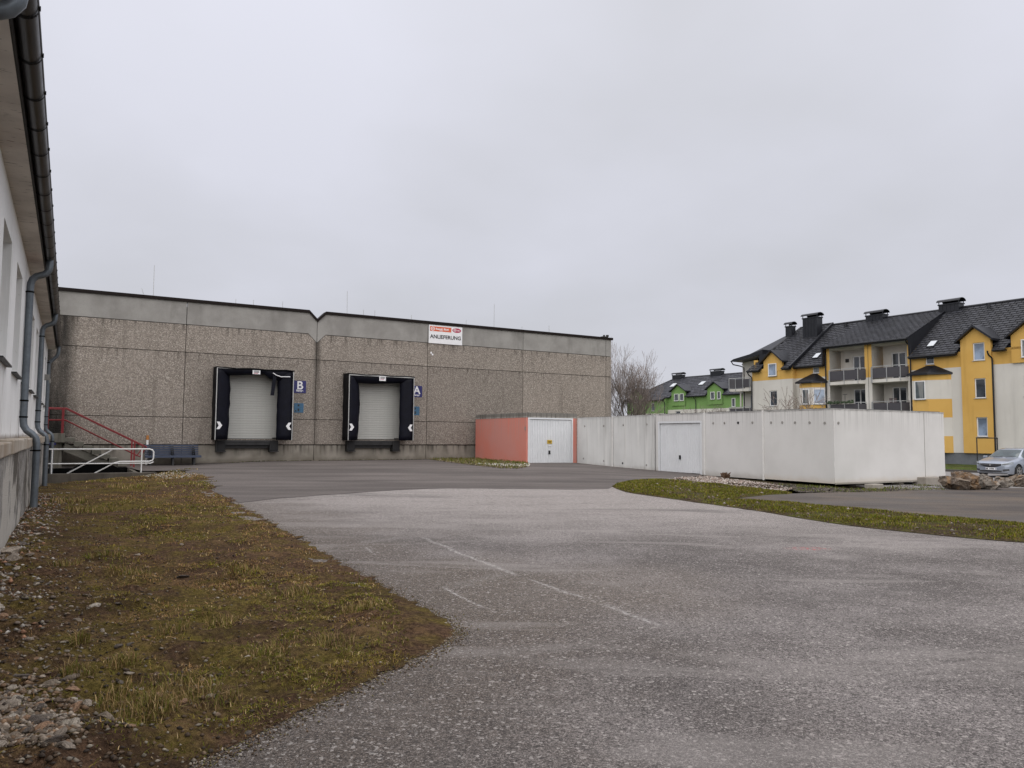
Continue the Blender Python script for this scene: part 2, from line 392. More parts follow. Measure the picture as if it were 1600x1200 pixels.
def m_orange():
    m = NT('faded_orange_render'); x = m.xyz()
    c = m.mix(m.rng(m.noise(.5, 4), .35, .65), (.59, .205, .155), (.55, .235, .195))
    st = m.noise(1.0, 4, .6, m.map((8, 8, .12)))
    up = m.rng(x[2], .6, 2.3, 0, .55)
    c = m.mix(m.ma('MULTIPLY', m.rng(st, .42, .66), up), c, (.44, .25, .215))
    c = m.mix(m.rng(m.ma('ADD', x[2], m.ma('MULTIPLY', m.noise(3, 3), .2)), .25, .5, .35, 0), c, (.66, .20, .09))
    m.bump(m.noise(60, 3), .15, .004); return m.done(c, .85)
def m_glass(name='window_glass', c=(.03, .035, .042), curtain=0.):
    m = NT(name); col = m.mix(m.rng(m.noise(1.3, 3), .35, .65), c, tuple(q*2.2 for q in c))
    if curtain: col = m.mix(m.rng(m.noise(1.0, 2, .5, m.map((1, 7, .3))), .45, .6, 0, curtain), col, (.34, .34, .33))
    mt = m.done(col, .05, spec=.8); return mt
def m_yellow(name, a, b):
    m = NT(name); c = m.mix(m.rng(m.noise(.35, 4), .3, .7), a, b)
    c = m.mix(m.rng(m.noise(1.0, 4, .6, m.map((1.6, 1.6, .16))), .52, .75, 0, .28), c, tuple(q*.6 for q in a))
    m.bump(m.noise(50, 3), .15, .004); return m.done(c, .88)
def m_paint():
    m = NT('silver_car_paint'); c = m.mix(m.rng(m.noise(2, 3), .3, .7), (.27, .305, .365), (.31, .345, .405))
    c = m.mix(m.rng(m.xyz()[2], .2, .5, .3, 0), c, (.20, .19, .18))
    return m.done(c, .30, .55, coat=.9)

MAT = {}
def mats():
    q = MAT
    q['agg'] = m_aggregate(); q['band'] = m_smoothconc('smooth_parapet_concrete', (.235, .225, .21), (.32, .31, .29), (.12, .112, .10), .5, 1.1)
    q['plinth'] = m_plinthconc(); q['joint'] = plain('joint_dark', (.03, .028, .026), .9)
    q['coping'] = plain('brown_metal_coping', (.014, .010, .009), .6, .0, .2, 3, spec=.1)
    q['fabric'] = plain('black_dock_fabric', (.006, .006, .007), .6, 0, .35, 2.2, .4, 9, spec=.12)
    q['flap'] = plain('dark_blue_black_curtain', (.005, .0055, .011), .5, 0, .4, 2.5, .35, 7, spec=.14)
    q['alu'] = plain('dull_aluminium', (.42, .42, .41), .45, .6, .15, 5)
    q['slat'] = plain('pale_grey_door_slat', (.40, .40, .375), .5, .0, .06, 2)
    q['rubber'] = plain('black_rubber', (.009, .009, .010), .75, 0, .3, 6, .4, 40)
    q['steel'] = plain('dirty_dark_steel', (.028, .028, .029), .55, .4, .35, 5, .3, 30)
    q['white'] = plain('white_paint', (.74, .74, .73), .5, 0, .05, 5)
    q['signwhite'] = plain('white_sign_face', (.76, .76, .77), .45, 0, .04, 4)
    q['navy'] = plain('navy_sign_face', (.012, .012, .115), .4, 0, .1, 4)
    q['teal'] = plain('faded_blue_plate', (.035, .115, .205), .5, 0, .2, 9)
    q['ink'] = plain('black_lettering', (.012, .012, .014), .5, 0, .1)
    q['orangeprint'] = plain('orange_print', (.62, .125, .055), .45, 0, .06)
    q['redprint'] = plain('crimson_print', (.40, .045, .09), .45, 0, .08)
    q['plaster'] = m_white_plaster(); q['oldplinth'] = m_old_plinth(); q['soffit'] = m_soffit()
    q['gutter'] = plain('dark_gutter_metal', (.034, .032, .031), .4, .5, .4, 2.2)
    q['gutterband'] = plain('black_gutter_bracket', (.004, .004, .004), .6, .0, spec=.1)
    q['zinc'] = plain('grey_zinc_downpipe', (.135, .155, .175), .42, .55, .2, 3)
    q['ledge'] = m_smoothconc('crumbling_ledge', (.30, .24, .18), (.46, .42, .36), (.12, .08, .055), .8, 4)
    q['red'] = plain('red_railing_paint', (.20, .012, .016), .5, 0, .25, 8)
    q['stairconc'] = m_smoothconc('stair_concrete', (.12, .115, .095), (.22, .205, .175), (.05, .045, .032), .7, 3)
    q['darkconc'] = m_smoothconc('dark_damp_concrete', (.075, .065, .055), (.13, .115, .095), (.04, .035, .028), .6, 3)
    q['bench'] = plain('blue_bench_paint', (.042, .056, .095), .5, 0, .2, 8)
    q['matt_black'] = plain('matt_black_surface', (.004, .004, .004), .9, 0, .3, spec=.05)
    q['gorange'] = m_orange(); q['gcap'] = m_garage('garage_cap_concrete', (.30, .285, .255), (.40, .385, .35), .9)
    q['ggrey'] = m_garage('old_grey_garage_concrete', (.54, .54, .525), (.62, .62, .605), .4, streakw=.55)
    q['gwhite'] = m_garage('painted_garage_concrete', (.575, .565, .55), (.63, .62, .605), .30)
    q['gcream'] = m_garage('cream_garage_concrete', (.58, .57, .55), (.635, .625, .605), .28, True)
    q['groof'] = plain('garage_roof_felt', (.10, .10, .095), .9, 0, .3, 3)
    q['gdoor'] = plain('white_steel_door', (.66, .675, .69), .4, 0, .04, 1.5)
    q['strip'] = plain('white_joint_strip', (.69, .68, .655), .5, 0, .08)
    q['cast'] = plain('cast_anchor_grey', (.27, .26, .24), .8, .0, .3, 20)
    q['block'] = m_smoothconc('foundation_block', (.26, .235, .20), (.38, .35, .31), (.12, .10, .075), .6, 4)
    q['yellow'] = m_yellow('yellow_render', (.56, .335, .088), (.62, .39, .115)); q['ywhite'] = m_yellow('warm_white_render', (.54, .52, .48), (.61, .59, .55))
    q['green'] = m_yellow('green_render', (.15, .265, .085), (.185, .32, .105))
    q['greybase'] = plain('grey_base_render', (.13, .14, .155), .85, 0, .15, 2)
    q['tile'] = m_attr('dark_roof_shingle', .55, .25, 4, .4, .2); q['rooftrim'] = plain('anthracite_trim', (.008, .009, .013), .4, .2, .25, 3)
    q['glass'] = m_glass(); q['glasscurtain'] = m_glass('curtained_glass', (.05, .06, .065), .55); q['glasssky'] = m_glass('bright_glass', (.13, .165, .22))  # the bright variant has the sky's reflection painted into its base colour
    q['skylight'] = plain('sky_reflection_glass', (.55, .58, .60), .08, 0, .05)  # near-white base colour paints the reflected sky into the pane
    q['panel'] = plain('charcoal_balcony_panel', (.050, .047, .055), .55, 0, .12, 3)
    q['galv'] = plain('galvanised_rail', (.42, .43, .43), .45, .5, .12, 6)
    q['frame'] = plain('white_window_frame', (.72, .72, .72), .4, 0, .03)
    q['door_dark'] = plain('dark_door', (.03, .03, .035), .4)
    q['bark'] = plain('bare_bark', (.10, .085, .074), .9, 0, .3, 5); q['twig'] = plain('winter_twigs', (.19, .155, .135), .9, 0, .3, 5)
    q['paint'] = m_paint(); q['tyre'] = plain('tyre_rubber', (.014, .014, .015), .8, 0, .2, 9); q['rim'] = plain('alloy_rim', (.38, .37, .36), .35, .7, .1)
    q['blackplastic'] = plain('black_plastic', (.012, .012, .014), .45); q['chrome'] = plain('chrome_trim', (.7, .7, .72), .15, .9, .03)
    q['lamp'] = plain('headlamp_glass', (.30, .33, .36), .08, .1, .35, 14, coat=.8); q['carglass'] = m_glass('windscreen_glass', (.030, .042, .044))
    q['grass'] = m_attr('grass_blades', .85, .2, 3, .08); q['pebble'] = m_attr('mixed_pebbles', .9, .25, 40, .3, .3)
    q['soil'] = m_soil(); q['islandsoil'] = m_soil('mossy_lawn_soil', (.066, .048, .030), (.085, .092, .016), .75)
    q['graveldirt'] = m_soil('gravelly_dirt', (.06, .045, .034), (.06, .06, .018), .5)
    q['lawnsoil'] = m_soil('short_lawn', (.05, .06, .02), (.065, .105, .02), .95)
    q['stone'] = m_stone('rubble_stone', [(.34, .29, .235), (.24, .195, .15), (.46, .41, .345), (.17, .145, .12), (.32, .20, .125), (.40, .35, .285), (.28, .235, .19), (.13, .11, .095)])
    q['boulder'] = m_boulder()
    q['kerb'] = plain('dark_kerb_stone', (.075, .068, .06), .9, 0, .25, 3)
    q['yellowplate'] = plain('yellow_notice', (.55, .36, .02), .5, 0, .15, 30)
    q['rust'] = plain('rusty_orange_cap', (.40, .17, .045), .8, 0, .3, 25)
    q['leafdark'] = plain('evergreen_leaf', (.030, .050, .022), .8, 0, .3, 9)
    q['clay'] = plain('clay_pot', (.16, .13, .13), .8)

# ------------------------------------------------------------------ terrain
GX = np.array([-60, -14, -12, -2, 3, 4.7, 7, 10.4, 16, 22, 60.]); GZ = np.array([.06, .08, .2, .22, .19, .11, .05, -.07, -.13, -.38, -.38])
def hz(x, y):
    x = np.asarray(x, float); y = np.asarray(y, float)
    t = np.clip((y-12)/20, 0, 1); t = t*t*(3-2*t)
    return np.interp(x, GX, GZ)*t
def pray(px, py):
    a, b = px-800, py-600; c, s = math.cos(ROLL), math.sin(ROLL); a, b = c*a+s*b, -s*a+c*b
    v, u = -b/FPX, a/FPX
    return np.array([u, math.cos(PITCH)-v*math.sin(PITCH), math.sin(PITCH)+v*math.cos(PITCH)])
def G(px, py):                                   # where the sight line through a photo point meets the terrain
    r = pray(px, py); z = 0.
    for _ in range(12): t = (z-HC)/r[2]; z = float(hz(r[0]*t, r[1]*t))
    return (r[0]*t, r[1]*t)
def frame(o, th):                                # local (x inward, y leftwards) to world
    c, s = math.cos(th), math.sin(th)
    return lambda x, y: (o[0]+c*x-s*y, o[1]+s*x+c*y)
rs = np.random.RandomState(11)
_perm = {}
def vnoise(x, y, sc, seed):
    if seed not in _perm: _perm[seed] = np.random.RandomState(seed).rand(256, 256)
    T = _perm[seed]; x = np.asarray(x)*sc+1000; y = np.asarray(y)*sc+1000
    i = np.floor(x).astype(int); j = np.floor(y).astype(int); u = x-i; v = y-j; u = u*u*(3-2*u); v = v*v*(3-2*v)
    a = T[i % 256, j % 256]; b = T[(i+1) % 256, j % 256]; c = T[i % 256, (j+1) % 256]; d = T[(i+1) % 256, (j+1) % 256]
    return (a*(1-u)+b*u)*(1-v)+(c*(1-u)+d*u)*v
def fbm(x, y, sc, seed, o=4): return sum(vnoise(x, y, sc*2**k, seed+k)*.5**k for k in range(o))/sum(.5**k for k in range(o))
def inside(poly, x, y):
    P = np.asarray(poly); x = np.asarray(x); r = np.zeros(x.shape, bool); n = len(P)
    for i in range(n):
        (x1, y1), (x2, y2) = P[i], P[(i+1) % n]
        if y1 == y2: continue
        k = ((y1 > y) != (y2 > y)) & (x < (x2-x1)*(y-y1)/(y2-y1)+x1); r ^= k
    return r
def polydist(poly, x, y, closed=True):
    P = np.asarray(poly); d = np.full(np.shape(x), 1e9); n = len(P)
    for i in range(n if closed else n-1):
        a = P[i]; b = P[(i+1) % n]; ab = b-a; L2 = ab@ab+1e-12
        t = np.clip(((x-a[0])*ab[0]+(y-a[1])*ab[1])/L2, 0, 1)
        d = np.minimum(d, np.hypot(x-a[0]-t*ab[0], y-a[1]-t*ab[1]))
    return d
def dense(poly, step, rough=0., seed=1, closed=True):
    out = []; r = np.random.RandomState(seed); n = len(poly)
    for i in range(n if closed else n-1):
        a = np.array(poly[i]); b = np.array(poly[(i+1) % n]); L = np.linalg.norm(b-a); st = step(a) if callable(step) else step
        k = max(1, int(L/st)); nn = np.array([-(b-a)[1], (b-a)[0]])/(L+1e-9)
        for j in range(k):
            q = a+(b-a)*j/k
            if j and rough: q = q+nn*r.randn()*rough*min(1, st*4)
            out.append((q[0], q[1]))
    if not closed: out.append(tuple(poly[-1]))
    return out
def smooth_poly(pts, k=4):                       # Catmull-Rom through open polyline
    P = [np.array(p) for p in pts]; P = [2*P[0]-P[1]]+P+[2*P[-1]-P[-2]]; out = []
    for i in range(1, len(P)-2):
        for j in range(k):
            t = j/k; a, b, c, d = P[i-1], P[i], P[i+1], P[i+2]
            out.append(tuple(.5*((2*b)+(c-a)*t+(2*a-5*b+4*c-d)*t*t+(3*b-a-3*c+d)*t**3)))
    out.append(tuple(P[-2])); return out
def sheet(name, poly, mat, zf, pts=None, grid=.8, smooth=True):
    P = np.asarray(poly)
    if pts is None:
        xs = np.arange(P[:, 0].min(), P[:, 0].max(), grid); ys = np.arange(P[:, 1].min(), P[:, 1].max(), grid)
        X, Y = np.meshgrid(xs, ys); X = X.ravel(); Y = Y.ravel()
        k = inside(P, X, Y); X, Y = X[k], Y[k]; k = polydist(P, X, Y) > grid*.3; pts = np.c_[X[k], Y[k]]
    n = len(P); V = [Vector(p) for p in P]+[Vector(p) for p in pts]
    r = delaunay_2d_cdt(V, [(i, (i+1) % n) for i in range(n)], [], 1, 1e-4)
    xy = np.array([(v.x, v.y) for v in r[0]]); z = zf(xy[:, 0], xy[:, 1])
    F = [tuple(f) for f in r[2]]
    me = bpy.data.meshes.new(name); me.from_pydata(np.c_[xy, z].tolist(), [], F)
    me.materials.append(mat)
    bm = bmesh.new(); bm.from_mesh(me)
    for f in bm.faces:
        if f.normal.z < 0: f.normal_flip()
    bm.to_mesh(me); bm.free()
    if smooth: me.polygons.foreach_set('use_smooth', [True]*len(me.polygons))
    return tag(link(name, me), kind='structure')

VEDGE = [(318, 737), (330, 750), (345, 768), (368, 787), (400, 804), (450, 832), (520, 873), (580, 906), (640, 940), (688, 966), (709, 984), (702, 999), (672, 1018), (612, 1048), (542, 1080), (482, 1108), (402, 1148), (332, 1181), (285, 1206), (215, 1250)]
VE = smooth_poly([G(*p) for p in VEDGE], 3)
LB = frame((0, 0), TH+PI)                        # old white building: x = distance behind the sight line, y = -s
verge_left = [LB(.62, -s) for s in (1.2, 6, 12, 18, 23, 27.8)]
VERGE = dense(VE, lambda a: .03+.006*a[1], .14, 3, closed=False)+[LB(.2, -1.0)]+verge_left+[(-15.6, 25.4), (-15.2, 27.3), (-12.3, 29.0)]
_VEA = np.array(VE)
def verge_z(x, y):
    d = polydist(_VEA, x, y, False); t = np.clip(d/.35, 0, 1)
    near = np.clip(1.4-y/18, .35, 1)
    b = (fbm(x, y, .9, 40)-.5)*.16+(fbm(x, y, 4.5, 50)-.5)*.11*near+(fbm(x, y, 13, 60, 2)-.5)*.055*near
    wallx = -(x*math.cos(TH)+y*math.sin(TH))     # distance towards the old building
    bank = np.clip((wallx+.9)/1.4, 0, 1)*.14*np.clip(1.3-y/16, 0, 1)
    dip = -.36*np.exp(-(((x+15.6)/3.0)**2+((y-25.4)/4.0)**2))
    return hz(x, y)+.006+t*(.028+b*1.0+bank)+dip
SCRAPES = [(G(655, 838), G(815, 902), .06, .8), (G(815, 902), G(930, 940), .05, .8), (G(930, 940), G(1052, 983), .06, .8), (G(685, 914), G(770, 955), .035, .9),
           (G(568, 853), G(588, 868), .04, .7), (G(545, 850), G(645, 838), .22, .22), (G(700, 920), G(800, 893), .22, .18), (G(730, 1030), G(772, 1042), .03, .7)]
RED = G(1262, 857)

def blades(name, X, Y, zf, mat, hmin, hmax, wid, palette, weights, seed, lean=.7, flat=0., parent=None):
    r = np.random.RandomState(seed); n = len(X); Z = zf(X, Y)
    D = np.hypot(X, Y); sc = np.clip(D/7, .8, 4.5)
    h = r.uniform(hmin, hmax, n)*(.75+.25*sc); w = wid*sc*r.uniform(.6, 1.4, n)
    a = r.uniform(0, 2*PI, n); le = r.uniform(.2, 1, n)*lean
    lay = r.rand(n) < flat; le = np.where(lay, 3.0, le); hh = np.where(lay, h*.3, h)
    dx, dy = np.cos(a), np.sin(a); px, py = -dy, dx
    b0 = np.c_[X-px*w, Y-py*w, Z-.004]; b1 = np.c_[X+px*w, Y+py*w, Z-.004]
    m0 = np.c_[X+dx*h*le*.35-px*w*.7, Y+dy*h*le*.35-py*w*.7, Z+hh*.6]; m1 = np.c_[X+dx*h*le*.35+px*w*.7, Y+dy*h*le*.35+py*w*.7, Z+hh*.6]
    t = np.c_[X+dx*h*le, Y+dy*h*le, Z+hh*np.where(lay, .7, 1.0)]
    V = np.stack([b0, b1, m1, m0, t], 1).reshape(-1, 3)
    i = np.arange(n)*5
    F = np.r_[np.c_[i, i+1, i+2], np.c_[i, i+2, i+3], np.c_[i+3, i+2, i+4]]
    pal = np.array(palette); k = r.choice(len(pal), n, p=np.array(weights)/sum(weights)) if not callable(weights) else weights(X, Y, r)
    col = pal[k]*r.uniform(.7, 1.3, (n, 1))
    me = raw_mesh(name, V, F, mat, np.repeat(col, 5, 0))
    o = link(name, me, parent); return o
_ICO = {}
def rock_mesh(seed, sub=2, flat=.7, jag=.28, mat=None, name='stone'):
    bm = bmesh.new(); bmesh.ops.create_icosphere(bm, subdivisions=sub, radius=.5); r = np.random.RandomState(seed)
    pl = [(Vector(r.randn(3)).normalized(), r.uniform(.22, .42)) for _ in range(7)]
    for v in bm.verts:
        for nrm, d in pl:                         # cut by random planes: broken, angular faces
            q = v.co.dot(nrm)
            if q > d: v.co -= nrm*(q-d)
        v.co += Vector(r.randn(3))*jag*.05; v.co.z *= flat
    me = bpy.data.meshes.new(name); bm.to_mesh(me); bm.free(); me.materials.append(mat); return me
def pebble_mass(name, X, Y, zf, size, palette, seed, parent=None, smin=.5, smax=1.5):
    r = np.random.RandomState(seed); n = len(X); Z = zf(X, Y)
    base = np.array([(1, 0, 0), (-1, 0, 0), (0, 1, 0), (0, -1, 0), (0, 0, 1), (0, 0, -1)], float)
    fs = np.array([(0, 2, 4), (2, 1, 4), (1, 3, 4), (3, 0, 4), (2, 0, 5), (1, 2, 5), (3, 1, 5), (0, 3, 5)])
    s = size*r.uniform(smin, smax, n); a = r.uniform(0, 2*PI, n)
    B = base[None]*np.stack([s*r.uniform(.7, 1.3, n), s*r.uniform(.6, 1.1, n), s*r.uniform(.4, .8, n)], 1)[:, None, :]*r.uniform(.75, 1.25, (n, 6, 1))
    ca, sa = np.cos(a)[:, None], np.sin(a)[:, None]
    V = np.stack([B[..., 0]*ca-B[..., 1]*sa+X[:, None], B[..., 0]*sa+B[..., 1]*ca+Y[:, None], B[..., 2]+Z[:, None]+(s*.2)[:, None]], -1).reshape(-1, 3)
    F = (fs[None]+(np.arange(n)*6)[:, None, None]).reshape(-1, 3)
    pal = np.array(palette); col = pal[r.randint(0, len(pal), n)]*r.uniform(.65, 1.3, (n, 1))
    return link(name, raw_mesh(name, V, F, MAT['pebble'], np.repeat(col, 6, 0)), parent)
def scatter(poly, n, seed, clump=None):
    r = np.random.RandomState(seed); P = np.asarray(poly); X = []; Y = []
    while len(X) < n:
        x = r.uniform(P[:, 0].min(), P[:, 0].max(), n); y = r.uniform(P[:, 1].min(), P[:, 1].max(), n); k = inside(P, x, y)
        if clump: k &= r.rand(n) < clump(x, y)
        X += list(x[k]); Y += list(y[k])
    return np.array(X[:n]), np.array(Y[:n])

def build_ground():
    # terrain to the horizon
    ax = np.r_[-900, -500, -250, -120, np.arange(-60, 61, 3.), 90, 150, 300, 600, 900]; ay = np.r_[-300, -120, -40, np.arange(-10, 80, 3.), 100, 150, 260, 500, 1400]
    X, Y = np.meshgrid(ax, ay); V = np.c_[X.ravel(), Y.ravel(), hz(X, Y).ravel()-.36]; nx = len(ax)
    i = (np.arange(len(ay)-1)[:, None]*nx+np.arange(nx-1)[None]).ravel()
    tag(link('ground', raw_mesh('ground', V, np.c_[i, i+1, i+1+nx, i+nx], MAT['lawnsoil'], smooth=True)), kind='structure')
    z0 = lambda d: (lambda x, y: hz(x, y)+d)
    ve_in = [(x-.12-.02*y if True else x, y) for x, y in VE]
    yard = ve_in[::-1]
    yard = [LB(.55, 2), (-4, -8), (45, -8), (60, 6)]+[G(*p) for p in [(1900, 806), (1600, 796), (1400, 788), (1300, 784), (1200, 779.5), (1100, 772), (1000, 761), (900, 756), (700, 754), (500, 760), (352, 771)]]+[p for p in ve_in if p[1] < 21.4]
    ya = sheet('asphalt_yard', dense(yard, .6), MAT['asph'], z0(0), grid=.45)
    co = np.zeros(len(ya.data.vertices)*3, np.float32); ya.data.vertices.foreach_get('co', co); co = co.reshape(-1, 3)
    d = polydist(_VEA, co[:, 0], co[:, 1], False); at = ya.data.attributes.new('soil_stain', 'FLOAT', 'POINT'); at.data.foreach_set('value', np.exp(-(d/1.5)).astype(np.float32))
    fr = frame(GO, TG); wf = frame(WO, TH)
    sheet('gravel_ground', dense([(4.5, 22.5), fr(.6, 0.), (24, 22.5), (24, 29.5), fr(6.2, -.1), fr(3, 6), fr(.5, 9.5), fr(-.2, 9.2)], .8), MAT['graveldirt'], z0(-.025), grid=.6)
    near = [G(*p) for p in [(374, 786), (440, 778.5), (500, 774), (560, 770), (640, 765), (700, 763), (800, 763.5), (900, 765), (950, 764)]]
    back = [G(*p) for p in [(966, 757), (1000, 752.5), (1040, 750), (1068, 747.5)]]
    na = dense(near, .35, .025, 8, closed=False)+back+[fr(-.05, 5.9), fr(.5, 5.9), fr(.5, 15), wf(14.5, .2), wf(-5.6, .2), wf(-5.6, -2.15), wf(-2.3, -2.15), wf(-2.0, -6.1), G(300, 735)]+[p for p in ve_in if p[1] > 20.2]
    sheet('newer_asphalt', na, MAT['asph2'], z0(.007), grid=.7)
    # left verge
    def cells(y): return .045+.011*max(0, y-4)
    pts = []; y = 2.6
    while y < 29.5:
        st = cells(y); xs = np.arange(-19, 1.2, st); pts.append(np.c_[xs+rs.uniform(-.3, .3, len(xs))*st, np.full(len(xs), y)+rs.uniform(-.3, .3, len(xs))*st]); y += st
    pts = np.concatenate(pts); k = inside(VERGE, pts[:, 0], pts[:, 1]); pts = pts[k]
    k = polydist(VERGE, pts[:, 0], pts[:, 1]) > .03; pts = pts[k]
    vg = sheet('grass_verge', VERGE, MAT['soil'], verge_z, pts=pts)
    # grass: more blades near the camera, in clumps
    r = np.random.RandomState(5)
    n = 620000; yy = np.exp(r.uniform(math.log(2.7), math.log(29.5), n)); xx = r.uniform(-1, 1, n)
    xx = -.62*yy+(xx*.5+.02)*(.72*yy+1.2)
    k = inside(VERGE, xx, yy); xx, yy = xx[k], yy[k]
    cov = fbm(xx, yy, .8, 70)*.5+fbm(xx, yy, 3.2, 80)*.5
    wd = -(xx*math.cos(TH)+yy*math.sin(TH)); edge = polydist(_VEA, xx, yy, False)
    dens = np.clip((cov-.42)/.13, .06, 1)*np.clip(1-(wd+1.4)/1.4, .07, 1)*np.clip(edge/.22+.12, 0, 1)
    k = r.rand(len(xx)) < dens*.8; xx, yy = xx[k], yy[k]
    def kind(X, Y, r):
        g = fbm(X, Y, .35, 90)+(fbm(X, Y, 2.5, 95)-.5)*.9+(Y > 19)*.14+np.where((X > -11.5) & (Y > 22) & (Y < 26.5), -.3, 0)
        u = r.rand(len(X)); base = np.where(g > .60, 0, np.where(g > .48, 1, 2))
        return np.where(u < .58, base, r.randint(0, 5, len(X)))
    pal = [(.125, .122, .017), (.21, .162, .034), (.27, .160, .072), (.46, .34, .18), (.075, .044, .020)]
    tag(blades('verge_grass', xx, yy, verge_z, MAT['grass'], .008, .026, .0026, pal, kind, 6, 1.5, .55), 'short patchy winter grass covering the verge beside the old building', 'grass', kind='stuff')
    # taller dry tussocks
    tx, ty = [], []
    for (px, py, m_, rad) in [(215, 1125, 380, .20), (205, 1105, 300, .18), (300, 1090, 260, .16), (120, 1080, 300, .09), (330, 1110, 240, .16), (190, 1060, 300, .1), (270, 1000, 300, .12), (125, 1030, 260, .06), (420, 1030, 400, .14), (350, 980, 300, .13), (520, 1010, 350, .15), (240, 1140, 400, .12), (165, 880, 260, .2), (100, 905, 200, .16), (560, 965, 300, .14), (460, 930, 260, .18), (205, 905, 250, .2), (380, 900, 260, .2), (140, 800, 500, .4), (110, 790, 400, .35), (200, 765, 400, .5)]:
        g = G(px, py); a = r.uniform(0, 2*PI, m_); q = rad*np.sqrt(r.rand(m_)); tx += list(g[0]+q*np.cos(a)); ty += list(g[1]+q*np.sin(a))
    tx, ty = np.array(tx), np.array(ty); k = inside(VERGE, tx, ty)
    tag(blades('dry_tussocks', tx[k], ty[k], verge_z, MAT['grass'], .03, .08, .0022, [(.24, .155, .07), (.36, .26, .13), (.16, .14, .035), (.11, .125, .02)], [3, 2, 2, 2], 9, 1.1, .1), 'taller straw coloured grass tussocks standing out of the verge', 'grass', kind='stuff')
    # fallen leaf and bark crumbs, small gravel on the verge
    n = 26000; yy = np.exp(r.uniform(math.log(2.8), math.log(26), n)); xx = -.62*yy+(r.uniform(-.5, .5, n))*(.74*yy+1.2); k = inside(VERGE, xx, yy); xx, yy = xx[k], yy[k]
    keep = r.rand(len(xx)) < np.clip(.25+(-(xx*math.cos(TH)+yy*math.sin(TH))+.9)/1.2, .22, 1)
    tag(pebble_mass('soil_crumbs', xx[keep], yy[keep], verge_z, .012, [(.07, .05, .035), (.11, .075, .05), (.045, .034, .027), (.17, .12, .08), (.22, .19, .15)], 21, smin=.4, smax=1.6), 'small crumbs of soil, bark and grit strewn over the verge', 'soil', kind='stuff')
    # stones: the larger ones singly, as parts of the verge
    variants = [rock_mesh(100+i, 2, [.5, .6, .75, .45][i % 4], .5, MAT['stone']) for i in range(10)]
    spots = []
    def drop(px, py, s): spots.append((*G(px, py), s))
    for _ in range(330):                          # rubble fan in the near corner
        px = r.uniform(-60, 120); py = r.uniform(1085, 1230); 
        if px > 50 and r.rand() < (px-50)/110: continue
        if py < 1120 and r.rand() < .55: continue
        drop(px, py, r.uniform(.026, .078)*(1.6 if r.rand() < .14 else 1))
    for _ in range(80):                           # rubble along the foot of the old building
        s = r.uniform(6.5, 17); q = LB(.60-abs(r.normal(0, .30)), -s); spots.append((q[0], q[1], r.uniform(.03, .10)))
    for px, py, s in [(202, 1031, .055), (184, 1037, .05), (110, 1085, .085), (114, 1106, .075), (136, 1133, .07), (166, 1155, .10), (198, 1172, .065), (150, 1180, .06), (200, 1076, .05), (236, 1068, .05), (215, 874, .08), (285, 907, .09), (150, 945, .07), (185, 957, .07), (235, 937, .06), (135, 945, .06), (160, 1000, .06), (70, 935, .07), (75, 900, .07), (55, 935, .06), (120, 990, .06), (335, 918, .05), (60, 850, .1), (75, 835, .09), (30, 867, .16), (12, 885, .2), (20, 905, .15), (705, 984, .03), (697, 975, .025), (300, 960, .05), (95, 1030, .06), (45, 1029, .06), (250, 1105, .05), (330, 1105, .07)]: drop(px, py, s)
    for _ in range(28):
        py = r.uniform(860, 1150); px = r.uniform(30, 420); drop(px, py, r.uniform(.02, .05))
    for x, y, s in spots[-142:]+spots[:len(spots)-142][:158]:
        if not bool(inside(VERGE, np.array([x]), np.array([y]))[0]): continue
        z = float(verge_z(np.array([x]), np.array([y]))[0])
        link('stone', variants[r.randint(10)], vg, (x, y, z+s*.02), (r.uniform(-.35, .35), r.uniform(-.35, .35), r.uniform(0, 6.3)), (s*r.uniform(.9, 1.7), s*r.uniform(.8, 1.2), s*r.uniform(.7, 1.1)))
    n = 2300; px = r.uniform(-70, 150, n); py = 1090+140*r.rand(n)**.8; kk = r.rand(n) < np.clip((135-px)/90, 0, 1)*np.clip((py-1075)/45, .1, 1)
    gg = np.array([G(a, b) for a, b in zip(px[kk], py[kk])]); ins = inside(VERGE, gg[:, 0], gg[:, 1]); gg = gg[ins]
    tag(pebble_mass('rubble_fill', gg[:, 0], gg[:, 1], verge_z, .016, [(.22, .18, .14), (.15, .115, .085), (.30, .25, .20), (.10, .075, .055), (.20, .13, .08)], 41, smin=.4, smax=1.5), 'small broken stone filling the rubble patch in the near corner', 'rubble', kind='stuff')
    n = 1000; s_ = r.uniform(6, 20, n); of = .60-abs(r.normal(0, .28, n)); gg = np.array([LB(a, -b) for a, b in zip(of, s_)]); ins = inside(VERGE, gg[:, 0], gg[:, 1]); gg = gg[ins]
    tag(pebble_mass('wall_rubble', gg[:, 0], gg[:, 1], verge_z, .022, [(.30, .26, .22), (.20, .16, .13), (.40, .37, .33), (.12, .095, .075), (.28, .15, .09)], 42, smin=.4, smax=1.5), 'crumbled stone and mortar along the foot of the old white building', 'rubble', kind='stuff')
    # grit lying on the near asphalt and along the verge edge
    n = 4500; t = r.randint(0, len(VE)-1, n); a = np.array(VE); u_ = r.rand(n); q_ = a[t]*(1-u_)[:, None]+a[t+1]*u_[:, None]; tn = a[t+1]-a[t]; tn /= np.linalg.norm(tn, axis=1)[:, None]+1e-9; of = abs(r.normal(0, .08, n))-.03; gx = q_[:, 0]-tn[:, 1]*of; gy = q_[:, 1]+tn[:, 0]*of
    tag(pebble_mass('edge_grit', gx, gy, z0(.003), .006, [(.12, .08, .05), (.08, .055, .035), (.30, .26, .22), (.17, .12, .07), (.14, .12, .05)], 31), 'loose grit washed along the asphalt edge by the verge', 'grit', kind='stuff')
